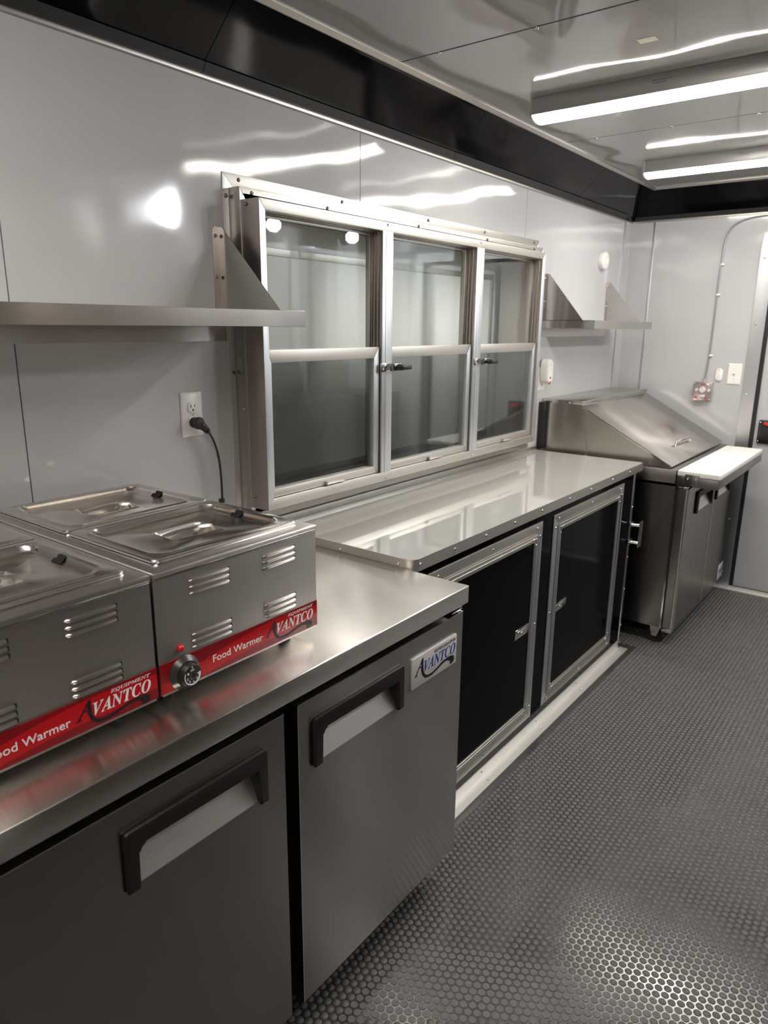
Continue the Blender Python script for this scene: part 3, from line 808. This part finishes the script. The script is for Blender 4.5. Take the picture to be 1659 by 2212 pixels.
    for a in range(150, 371, 10): arc.append((ky+.0163*math.cos(math.radians(a)), kz+.0163*math.sin(math.radians(a))))
    ar2 = []
    for i, a in enumerate(range(370, 149, -10)):
        rr = .0155-.0028*(1-i/22); ar2.append((ky+rr*math.cos(math.radians(a)), kz+rr*math.sin(math.radians(a))))
    MB().prism(arc+ar2, 'x', xf-.0004, xf+.0003).build('dial_arc', M['white_print'], k, smooth=False)
    MB().box(xf-.0004, xf+.0003, ky-.0006, ky+.0006, kz+.0135, kz+.0175).build('dial_mark', M['white_print'], k, smooth=False)
    text_on_x('OFF', k, 'lettering', M['white_print'], xf, ky-.0038, ky+.0038, kz+.0088, kz+.0118)
    for ch, a in (('1', 145), ('2', 195), ('3', 232), ('4', 275), ('5', 320), ('6', 5)):
        cy_, cz_ = ky+.0108*math.cos(math.radians(a)), kz+.0108*math.sin(math.radians(a))
        text_on_x(ch, k, 'lettering', M['white_print'], xf, cy_-.0012, cy_+.0012, cz_-.0018, cz_+.0018)
    MB().lathe((WX1, y1-.335, .9645), (1, 0, 0), [(.0058, 0), (.0058, .0012), (.0055, .0015), (.0050, .0035), (.003, .0055), (0, .006)], 16).build('pilot_light', M['pilot'], o, label='red pilot light')
    for x in (WX0+.04, WX1-.045):
        for y in (y0+.04, y1-.05):
            MB().lathe((x, y, HW), (0, 0, 1), [(0, 0), (.011, 0), (.013, .004), (.012, WZ0-HW)], 14).build('foot', M['black_rubber'], o)
    MB().box(WX1-.006, WX1, y0+.004, y1-.004, WZ0-.003, WZ0+.0008).build('base_lip', M['steel_warm'], o, smooth=False)
    return o
M['dial'] = mat('dial_graphite', (.10, .095, .09), .33, metal=.8, mottle=.05)
food_warmer(-.459, 'stainless food warmer nearer the serving window, with its black dial in view')
food_warmer(-.8425, 'stainless food warmer cut off by the left edge of the photo')

def warmer_lid(x0, x1, y1, label):
    y0 = y1-.331
    z = WZ1+.0028; zt = z+.0062
    o = empty('pan_lid', ((x0+x1)/2, (y0+y1)/2, z), label, 'lid', 'half-size steel lids on the food warmers')
    b = MB()
    q = .024
    ix0, ix1, iy0, iy1 = x0+q, x1-q, y0+q, y1-q
    N_ = 13
    def R(a, c, d, e, zz, r): return rrect(a, c, d, e, zz, r, N_)
    rings = [R(x0+.001, x1-.001, y0+.001, y1-.001, z, .012), R(x0, x1, y0, y1, z+.001, .012), R(x0, x1, y0, y1, zt-.002, .012), R(x0+.002, x1-.002, y0+.002, y1-.002, zt, .011),
             R(ix0-.010, ix1+.010, iy0-.010, iy1+.010, zt-.0002, .030), R(ix0-.006, ix1+.006, iy0-.006, iy1+.006, zt+.0018, .030),
             R(ix0, ix1, iy0, iy1, zt+.0006, .028), R(ix0+.005, ix1-.005, iy0+.005, iy1-.005, zt-.0070, .026), R(ix0+.012, ix1-.012, iy0+.012, iy1-.012, zt-.0100, .024),
             R(ix0+.020, ix1-.020, iy0+.020, iy1-.020, zt-.0101, .022)]
    # centre dish
    cx, cy = (x0+x1)/2+.004, (y0+y1)/2
    base = rings[-1]
    def circ(r, zz): 
        out = []
        for p in base:
            a = math.atan2(p[1]-cy, p[0]-cx); out.append((cx+r*math.cos(a), cy+r*1.12*math.sin(a), zz))
        return out
    rings += [circ(.063, zt-.0101), circ(.060, zt-.0080), circ(.056, zt-.0080), circ(.053, zt-.0110), circ(.046, zt-.0210), circ(.034, zt-.0290), circ(.018, zt-.0325), circ(.005, zt-.033)]
    b.loft(rings, False, True)
    b.build('lid_plate', M['lid'], o)
    h = MB()
    pr = [(-.0045, -.003), (-.0045, .0018), (-.003, .0030), (.003, .0030), (.0045, .0018), (.0045, -.003)]
    rg = []
    for t in range(-8, 9):
        yy = cy+t/8*.0555; zz = zt-.0085+.0050*(1-(t/8)**2)
        wv = 1-.25*(1-(t/8)**2)
        rg.append([(cx+a*wv, yy, zz+c) for a, c in pr])
    h.loft(rg); h.build('grip_bar', M['lid'], o)
    # ladle notch with its little flap
    nx = (x0+x1)/2-.012
    MB().prism([(iy1-.013, zt-.0098), (iy1-.011, zt-.0090), (iy1+.0005, zt+.0012), (iy1-.0005, zt+.0020), (iy1-.0135, zt-.0085)], 'x', nx-.012, nx+.014).build('ladle_notch', M['void'], o, smooth=False)
    MB().prism([(iy1-.0005, zt+.0006), (iy1+.010, zt+.0016), (iy1+.010, zt+.0024), (iy1-.004, zt+.0026), (iy1-.009, zt-.0030), (iy1-.008, zt-.0034), (iy1-.003, zt+.0012)], 'x', nx-.016, nx-.003).build('notch_flap', M['lid'], o, smooth=False)
    return o
for k, (y, w_) in enumerate(((-.483, 'warmer with the dial in view'), (-.8665, 'warmer at the left photo edge'))):
    warmer_lid(.342, .612, y, 'recessed steel lid over the front pan of the '+w_)
    warmer_lid(.068, .338, y, 'recessed steel lid over the rear pan of the '+w_)

# ================================================================== WALL SHELVES
def wall_shelf(y0, y1, depth, label):
    o = empty('wall_shelf', (0, (y0+y1)/2, 1.525), label, 'shelf')
    z = 1.525
    b = MB()
    b.box(.002, depth, y0, y1, z-.002, z)
    b.box(depth-.0015, depth+.0005, y0, y1, z-.038, z, .0006)
    b.box(depth-.018, depth, y0, y1, z-.038, z-.0365)
    b.box(.002, depth, y1-.0015, y1, z-.036, z); b.box(.002, depth, y0, y0+.0015, z-.036, z)
    b.build('shelf_board', M['shelf'], o, smooth=False)
    MB().box(.0005, .002, y0+.0, y1-.0, z-.078, z-.002).build('wall_leg', M['shelf'], o, smooth=False)
    for yy in (y0+.012, y1-.014):
        br = empty('bracket', (0, 0, 0)); br.parent = o
        bz = MB().prism([(.001, z), (.228 if depth > .28 else .2, z), (.016, z+.214), (.001, z+.214)], 'y', yy, yy+.0016)
        bz.build('gusset', M['shelf'], br, smooth=False)
        MB().prism([(yy-.020, z), (yy, z), (yy, z+.214), (yy-.012, z+.216), (yy-.020, z+.208)], 'x', .0006, .0022).build('wall_tab', M['shelf_light'], br, smooth=False)
        screws(br, [(.0022, yy-.010, z+.192), (.0022, yy-.010, z+.088)], 'x', .005, 'screw_dark' if y0 < 0 else 'screw')
    return o
M['shelf'] = mat('shelf_steel', (.56, .535, .51), .20, metal=1, aniso=.5, grain=.08, wave=.0008, wave_scale=8)
M['shelf_light'] = mat('bracket_steel', (.66, .60, .57), .30, metal=1, grain=.08, grain_dir='z')
wall_shelf(-1.20, -.125, .300, 'brushed steel wall shelf to the left of the serving window')
wall_shelf(1.842, 2.668, .262, 'brushed steel wall shelf beyond the window above the prep table')

# ================================================================== PREP TABLE
PY0, PY1 = 1.895, 2.850
pt = empty('sandwich_prep_table', (.4, 2.37, 0), 'stainless prep refrigerator with a sloped lid in the far corner', 'refrigerator')
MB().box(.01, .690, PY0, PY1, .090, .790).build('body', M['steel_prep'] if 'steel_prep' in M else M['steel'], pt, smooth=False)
MB().box(.688, .703, PY0+.002, PY1-.002, .095, .785).build('door_gasket', M['black_rubber'], pt, smooth=False)
MB().box(.6895, .696, PY0-.001, PY0+.004, .092, .788).build('side_edge', M['chrome'], pt, smooth=False)
for (a, b_, h0, h1) in ((PY0+.004, 2.391, 2.055, 2.35), (2.397, PY1-.002, 2.43, 2.73)):
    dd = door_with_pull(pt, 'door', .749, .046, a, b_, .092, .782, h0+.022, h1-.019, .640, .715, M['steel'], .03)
    pull_frame(dd, .749, h0, h1, .637, .745, .029, .022, .019, .03)
    MB().cyl((.741, a+.008, .093), (.741, a+.008, .781), .0095, n=16).build('door_edge', M['steel_pull'], dd)
MB().box(.700, .745, PY0-.002, PY0+.03, .072, .090, .003).build('hinge', M['chrome'], pt)
MB().box(.700, .745, PY0+.0, PY0+.03, .783, .792, .002).build('hinge', M['chrome'], pt)
# rim of the work surface
MB().box(.01, .688, PY0-.004, PY1+.004, .802, .866, .002).build('work_rim', M['steel_prep'], pt)
MB().box(.692, .873, PY0-.004, PY1-.02, .797, .840, .0015).build('board_ledge', M['steel_prep'], pt)
lb = MB().box(.728, .790, PY0-.0075, PY0-.004, .800, .853, .001).build('board_clip', M['steel_prep'], pt)
screws(lb, [(.742, PY0-.0075, .834), (.777, PY0-.0075, .834)], 'y', .004)
# back housing and cover
MB().prism([(.0, .868), (.262, .868), (.210, 1.145), (.0, 1.145)], 'y', PY0, PY1).build('rear_housing', M['steel_cover'], pt, smooth=False)
MB().box(.0, .216, PY0-.001, PY1+.001, 1.128, 1.146, .001).build('hinge_rail', M['steel_cover'], pt)
screws(pt, [(.018, PY0-.001, 1.134), (.15, PY0-.001, 1.134), (.008, PY0-.001, 1.05), (.008, PY0, .90), (.25, PY0, .885)], 'y', .0045)
MB().prism([(.262, .868), (.655, .868), (.655, .873), (.213, 1.110)], 'y', PY0+.003, PY1-.003).build('side_skirt', M['steel_cover'], pt, smooth=False)
MB().box(.002, .030, PY0-.034, PY0-.002, .896, 1.13, .002).build('rear_panel', M['black_rubber'], pt)
lidp = MB().prism([(.212, 1.112), (.660, .872), (.664, .878), (.660, .884), (.216, 1.124)], 'y', PY0-.002, PY1-.002, .0008).build('pan_cover', M['steel_cover'] if 'steel_cover' in M else M['steel_top'], pt)
hd = MB()
yc = 2.21
def onlid(x, up=0): return 1.124-(x-.216)*(1.124-.884)/(.660-.216)+up
hd.tube([(.585, yc-.004, onlid(.585)), (.588, yc, onlid(.588, .022)), (.592, yc+.06, onlid(.592, .030)), (.594, yc+.16, onlid(.594, .030)), (.590, yc+.225, onlid(.590, .020)), (.588, yc+.23, onlid(.588))], .006, 10)
hd.build('cover_handle', M['chrome'], pt)
MB().box(.745, .7505, 2.742, 2.842, .105, .195, .001).build('rating_sticker', M['badge'], pt)
text_on_x('AVANTCO', pt, 'lettering', M['blue_print'], .7506, 2.752, 2.832, .140, .165, .2)
for x in (.12, .662):
    for y in (PY0+.038, PY1-.07): caster(pt, x, y, .090, .040)
cb = MB().box(.692, .877, PY0-.003, PY1-.04, .8405, .867, .005, 3)
cb = top_mesh(cb, 'cutting_board', M['white_board'], (.78, 2.35, .8335), label='long white cutting board along the front of the prep table', cat='cutting board')

# ================================================================== OUTLETS, CORD, ALARMS
def wall_plate_x(y0, y1, z0, z1, t=.006):
    b = MB(); b.loft([[(.0005, y0, z0), (.0005, y1, z0), (.0005, y1, z1), (.0005, y0, z1)],
                      [(.002, y0, z0), (.002, y1, z0), (.002, y1, z1), (.002, y0, z1)],
                      [(t, y0+.006, z0+.006), (t, y1-.006, z0+.006), (t, y1-.006, z1-.006), (t, y0+.006, z1-.006)]])
    return b
def receptacle(parent, y, z, x=.006):
    ring = []
    for k in range(28):
        a = 2*math.pi*k/28; ring.append((y+.0168*math.cos(a), z+max(-.0135, min(.0135, .0178*math.sin(a)))))
    f = MB().prism(ring, 'x', x, x+.0022, .0006).build('socket_face', M['white_plastic'], parent)
    s = MB(); s.box(x+.0021, x+.0025, y-.0075, y-.0055, z-.001, z+.0075); s.box(x+.0021, x+.0025, y+.0050, y+.0068, z, z+.0070)
    s.prism([(y+.0026*math.cos(t/8*math.pi*2), z-.0072+.0030*math.sin(t/8*math.pi*2)) for t in range(8)], 'x', x+.0021, x+.0025)
    s.build('socket_slots', M['void'], parent, smooth=False)
ol = empty('wall_outlet', (0, -.258, 1.258), 'white duplex outlet plate to the left of the window with a black plug in it', 'outlet')
wall_plate_x(-.292, -.223, 1.198, 1.316).build('cover_plate', M['white_plastic'], ol)
receptacle(ol, -.2575, 1.2765); receptacle(ol, -.2575, 1.2375)
screws(ol, [(.006, -.2575, 1.257)], 'x', .003)
pc = empty('power_cord', (.02, -.25, 1.0), 'black right-angle plug and cord hanging down behind the rear warmer lid', 'power cord')
MB().lathe((.0084, -.2575, 1.2355), (1, 0, 0), [(0, 0), (.0145, 0), (.0150, .004), (.0135, .012), (.0150, .0135), (.0165, .018), (.0165, .024), (.014, .0275), (0, .029)], 28).build('plug', M['black_plastic'], pc)
pl = MB(); pl.tube([(.028, -.252, 1.232), (.030, -.243, 1.224), (.031, -.236, 1.217), (.032, -.229, 1.209)], [.0115, .0105, .0085, .0062], 14)
for q in (.0, .35, .7): pl.tube([(.0308+.001*q, -.238+.007*q, 1.219-.008*q), (.0309+.001*q, -.2365+.007*q, 1.2172-.008*q)], .0092-.001*q, 14)
pl.build('strain_relief', M['black_plastic'], pc)
def bez(p, n=22):
    p = [Vector(a) for a in p]; out = []
    for i in range(n+1):
        t = i/n; out.append(p[0]*(1-t)**3+p[1]*3*t*(1-t)**2+p[2]*3*t*t*(1-t)+p[3]*t**3)
    return out
MB().tube(bez([(.032, -.229, 1.209), (.036, -.196, 1.165), (.034, -.190, 1.09), (.034, -.199, .93)]), .0042, 12, flat=.7).build('cord', M['black_plastic'], pc)
MB().cyl((.034, -.1975, 1.008), (.034, -.1975, 1.018), .0085, n=14).build('cord_clip', M['black_plastic'], pc)

orr = empty('wall_outlet', (0, 1.86, 1.25), 'white outlet plate just right of the window, mostly behind a plug-in alarm', 'outlet')
wall_plate_x(1.835, 1.905, 1.185, 1.302).build('cover_plate', M['white_plastic'], orr)
receptacle(orr, 1.87, 1.2635); receptacle(orr, 1.87, 1.2245)
al = empty('plug_in_alarm', (0, 1.89, 1.28), 'white oval plug-in gas alarm with a dark red tip beyond the window', 'alarm')
def capsule_x(x0, x1, yc, zc, wy, hz, r=.006):
    rings = []
    for x, s_ in ((x0, .96), (x0+.006, 1), (x1-.012, 1), (x1-.004, .93), (x1, .80)):
        ring = []
        for k in range(36):
            a = 2*math.pi*k/36; c, s2 = math.cos(a), math.sin(a)
            yy = wy*s_*c; zz = (hz-wy)*(1 if s2 > 0 else -1)*min(1, abs(s2)*3)+wy*s_*s2
            ring.append((x, yc+yy, zc+zz))
        rings.append(ring)
    return MB().loft(rings)
capsule_x(.010, .052, 1.865, 1.282, .031, .060).build('alarm_body', M['white_plastic'], al)
MB().box(.050, .0525, 1.857, 1.871, 1.247, 1.256, .001).build('alarm_display', M['void'], al)
MB().lathe((.046, 1.865, 1.230), (1, 0, 0), [(0, 0), (.011, 0), (.011, .003), (.007, .006), (0, .0065)], 16).build('alarm_lens', M['red_plastic'], al, label='dark red lens')
MB().lathe((.0515, 1.867, 1.305), (1, 0, 0), [(.013, 0), (.0145, .0008), (.013, .0012), (.0125, .0006)], 24).build('speaker_ring', M['badge'], al)
sd = MB().lathe((.0005, 2.530, 1.847), (1, 0, 0), [(0, 0), (.047, 0), (.048, .006), (.046, .022), (.040, .028), (.018, .030), (.016, .027), (0, .027)], 36)
sd = top_mesh(sd, 'smoke_alarm', M['white_plastic'], (0, 2.53, 1.847), label='round white smoke alarm high on the left wall', cat='smoke alarm')

# back wall fittings
YW = YB
jb = empty('junction_box', (.507, YW, 1.147), 'small clear-fronted control box with a white knob on the back wall', 'control box')
MB().box(.459, .556, YW-.030, YW-.0005, 1.095, 1.198, .003).build('box_base', M['box_base'] if 'box_base' in M else M['fixture'], jb)
MB().box(.456, .559, YW-.052, YW-.031, 1.092, 1.201, .003).build('clear_cover', M['clear'], jb)
MB().lathe((.506, YW-.030, 1.153), (0, -1, 0), [(0, 0), (.019, 0), (.018, .012), (.014, .018), (0, .018)], 20).build('knob', M['white_plastic'], jb)
for x in (.474, .540):
    MB().lathe((x, YW-.030, 1.153), (0, -1, 0), [(0, 0), (.009, 0), (.009, .008), (0, .010)], 14).build('button', M['white_plastic'], jb)
rb = MB()
for bx in ((.480, .487, 1.148, 1.156), (.526, .533, 1.148, 1.156), (.495, .517, 1.182, 1.190), (.468, .480, 1.104, 1.116), (.520, .532, 1.104, 1.114)):
    rb.box(bx[0], bx[1], YW-.0315, YW-.0295, bx[2], bx[3])
rb.build('red_marks', M['red_plastic'], jb)
MB().box(.490, .522, YW-.034, YW-.030, 1.112, 1.128, .001).build('name_tab', M['white_plastic'], jb)
screws(jb, [(x, YW-.052, z) for x in (.465, .550) for z in (1.101, 1.192)], 'y', .0045)
cd = empty('conduit', (.52, YW, 1.6), 'thin grey conduit rising from the control box and bending right', 'conduit')
path = [(.507, YW-.012, 1.20), (.509, YW-.009, 1.24), (.5165, YW-.008, 1.40), (.5165, YW-.008, 1.76), (.5215, YW-.008, 1.92)]
path += bez([(.524, YW-.008, 1.955), (.534, YW-.008, 2.045), (.60, YW-.008, 2.068), (.72, YW-.008, 2.072)], 10)
path += [(.95, YW-.008, 2.073), (1.5, YW-.008, 2.073)]
MB().tube(path, .0042, 10).build('pipe', M['conduit'], cd)
MB().cyl((.507, YW-.012, 1.199), (.507, YW-.012, 1.216), .010, n=12).build('connector', M['fixture'], cd)
for z, x in ((1.346, .5165), (1.676, .5165), (1.835, .5195)):
    MB().box(x-.004, x+.016, YW-.013, YW-.001, z-.005, z+.005, .002).build('clip', M['white_plastic'], cd)
sw = empty('light_switch', (.655, YW, 1.25), 'white rectangular switch plate beside the end door frame', 'switch')
def plate_y(x0, x1, z0, z1, t=.006):
    return MB().loft([[(x0, YW-.0005, z0), (x1, YW-.0005, z0), (x1, YW-.0005, z1), (x0, YW-.0005, z1)],
                      [(x0, YW-.002, z0), (x1, YW-.002, z0), (x1, YW-.002, z1), (x0, YW-.002, z1)],
                      [(x0+.005, YW-t, z0+.005), (x1-.005, YW-t, z0+.005), (x1-.005, YW-t, z1-.005), (x0+.005, YW-t, z1-.005)]])
plate_y(.620, .692, 1.190, 1.306).build('cover_plate', M['white_plastic'], sw)
MB().prism([(YW-.006, 1.240), (YW-.017, 1.252), (YW-.015, 1.258), (YW-.006, 1.256)], 'x', .652, .660, .0006).build('toggle', M['toggle'] if 'toggle' in M else M['white_plastic'], sw)
MB().box(.649, .663, YW-.0064, YW-.0058, 1.234, 1.262).build('toggle_slot', M['badge'], sw)
screws(sw, [(.656, YW-.006, 1.222), (.656, YW-.006, 1.274)], 'y', .003)
bp = empty('button_plate', (.578, YW, 1.245), 'small rounded white push-button plate left of the switch plate', 'switch')
pts = [(.578+(.018 if abs(math.cos(a)) > 0 else 0)*0+.019*math.cos(a), 1.242+(.016 if math.sin(a) > 0 else -.016)*min(1, abs(math.sin(a))*4)+.019*math.sin(a)) for a in [2*math.pi*k/32 for k in range(32)]]
MB().prism(pts, 'y', YW-.009, YW-.0005, .001).build('cover_plate', M['white_plastic'], bp)
MB().box(.572, .583, YW-.0105, YW-.009, 1.228, 1.235).build('lower_button', M['badge'], bp)
MB().box(.572, .584, YW-.0100, YW-.009, 1.240, 1.247).build('upper_button', M['white_plastic'], bp)
screws(bp, [(.578, YW-.009, 1.268), (.578, YW-.009, 1.216)], 'y', .003)

# ================================================================== CEILING LIGHTS
def ceiling_light(y, label, x0=.338, x1=1.56, group=None):
    o = empty('ceiling_light', ((x0+x1)/2, y, ZC), label, 'light', group)
    yc = y
    hw, hd_, ld = .052, .052, .016
    MB().box(x0, x1, yc-hw, yc+hw, ZC-hd_, ZC-.0002, .0015).build('housing', M['fixture'], o)
    for xa, xb in ((x0-.005, x0+.003), (x1-.003, x1+.005)):
        pts = [(yc-hw-.001, ZC-.0005), (yc-hw-.001, ZC-hd_)]+[(yc-(hw+.001)*math.cos(math.radians(a)), ZC-hd_-(ld+.002)*math.sin(math.radians(a))) for a in range(0, 181, 15)]+[(yc+hw+.001, ZC-.0005)]
        MB().prism(pts, 'x', xa, xb, .001).build('end_cap', M['fixture'], o)
    n = 14
    pts = [(yc-(hw-.003)*math.cos(math.pi*k/n), ZC-hd_-.0005-ld*math.sin(math.pi*k/n)) for k in range(n+1)]
    MB().prism(pts, 'x', x0+.005, x1-.005).build('diffuser', M['tube'], o)
    pr = MB()
    for k, w_ in enumerate((.062, .045)):
        for j in range(int(w_/.006)): pr.box(x0+.40+j*.006, x0+.4045+j*.006, yc-hw-.0005, yc-hw, ZC-.020-.007*k, ZC-.0165-.007*k)
    pr.build('printed_lines', M['conduit'], o, smooth=False)
    return o
ceiling_light(1.000, 'larger lit ceiling batten at the upper right of the photo', group='long ceiling battens')
ceiling_light(2.145, 'smaller lit ceiling batten just before the back wall', group='long ceiling battens')
ceiling_light(-1.25, 'added unseen fill batten on the ceiling above the camera', group='long ceiling battens')  # not a known fixture; added as fill to even out the walls
st = top_mesh(MB().box(.787, .835, .655, .688, ZC-.0006, ZC-.0002), 'paper_label', M['sticker'], (.81, .67, ZC), label='tiny pale paper sticker on the ceiling before the first batten', cat='sticker')

# ================================================================== COOKING SIDE (hood and griddle known from reflections, dark units added)
hd = empty('range_hood', (2.0, 1.7, 1.95), 'stainless extractor hood with jar lamps opposite the serving window', 'extractor hood')
MB().prism([(1.72, 2.13), (1.74, 2.13), (1.74, 2.16), (XR-.01, 2.16), (XR-.01, 2.13), (XR-.001, 2.13), (XR-.001, 2.20), (1.72, 2.20)], 'y', .40, 2.90).build('hood_shell', M['steel_dark'], hd, smooth=False)
for y in (.40, 2.88):
    MB().box(1.72, XR-.001, y, y+.02, 2.13, 2.20).build('hood_end', M['steel_dark'], hd, smooth=False)
for i, y in enumerate((1.15, 1.88, 2.64)):
    MB().cyl((2.0, y, 2.16), (2.0, y, 2.135), .05, n=20).build('lamp_base', M['chrome'], hd)
    MB().lathe((2.0, y, 2.135), (0, 0, -1), [(0, 0), (.022, 0), (.042, .03), (.040, .058), (.020, .078), (0, .080)], 20).build('lamp_bulb', M['globe'], hd)
    MB().lathe((2.0, y, 2.135), (0, 0, -1), [(.052, 0), (.052, .085), (.042, .10), (0, .102)], 24).build('lamp_jar', M['clear'], hd)
for a, c in ((.42, 1.62), (1.78, 2.38), (2.47, 2.88)):  # added dark sheets that darken the steel door reflections, gaps left for streaks
    MB().box(XR-.008, XR-.0005, a, c, .99, 2.13).build('dark_reflection_panel', M['steel_dark'], hd, smooth=False)
gr = empty('griddle', (2.0, .9, .90), 'black and steel griddle with red knobs on the cooking line opposite', 'griddle')
MB().box(1.76, XR-.03, .40, 1.58, .80, .98, .004).build('griddle_body', M['steel_dark'], gr)
MB().box(1.75, 1.76, .42, 1.56, .82, .93, .002).build('control_panel', M['black_plastic'], gr)
for y in (.55, .75, .95, 1.15, 1.3):
    MB().lathe((1.75, y, .875), (-1, 0, 0), [(0, 0), (.024, 0), (.020, .03), (0, .03)], 16).build('knob', M['red_plastic'], gr)
tb = empty('equipment_stand', (2.05, 1.0, 0), 'dark steel cabinet stand under the griddle', 'stand')
MB().box(1.76, XR-.02, .38, 1.60, .76, .80, .003).build('stand_top', M['steel_dark'], tb)
MB().box(1.80, XR-.03, .40, 1.58, .12, .76, .003).build('stand_body', M['appliance_black'], tb)  # closed and black so the steel doors reflect something dark
for x in (1.84, XR-.07):
    for y in (.45, 1.53):
        MB().lathe((x, y, 0), (0, 0, 1), [(0, 0), (.022, 0), (.022, .012), (.014, .02), (.018, .12)], 16).build('leg', M['steel_prep'], tb)
for nm, ya, yb, lb_, ct_ in (('added_dark_fryer', 1.79, 2.37, 'unseen black fryer block added beside the griddle stand to darken the steel reflections', 'fryer'), ('added_dark_cabinet', 2.48, 2.88, 'unseen narrow black block added at the end of the cooking line to darken the steel reflections', 'cabinet')):  # both units are added as dark fronts for the steel doors to reflect
    q = empty(nm, (2.05, (ya+yb)/2, 0), lb_, ct_)
    MB().box(1.80, XR-.02, ya, yb, .10, 1.02, .004).build('body', M['appliance_black'], q)
    MB().box(1.782, 1.80, ya+.02, yb-.02, .14, .80, .003).build('door', M['appliance_black'], q)
    MB().box(XR-.06, XR-.02, ya, yb, 1.02, 1.20, .003).build('back_splash', M['steel_dark'], q)
    for x in (1.84, XR-.07):
        for y in (ya+.05, yb-.05): MB().cyl((x, y, 0), (x, y, .10), .018, n=14).build('leg', M['steel_prep'], q)
fz = empty('upright_freezer', (2.0, -1.3, 0), 'dark stainless upright cabinet beside the camera on the cooking side', 'refrigerator')
MB().box(1.86, XR-.02, -.95, .10, .10, 1.85, .004).build('cabinet_shell', M['steel_dark'], fz)
for y in (-.93, -.41):
    MB().box(1.835, 1.858, y, y+.50, .14, 1.80, .004).build('door', M['steel_dark'], fz)
for x in (1.90, XR-.07):
    for y in (-.90, .05): MB().cyl((x, y, 0), (x, y, .10), .02, n=14).build('leg', M['black_rubber'], fz)
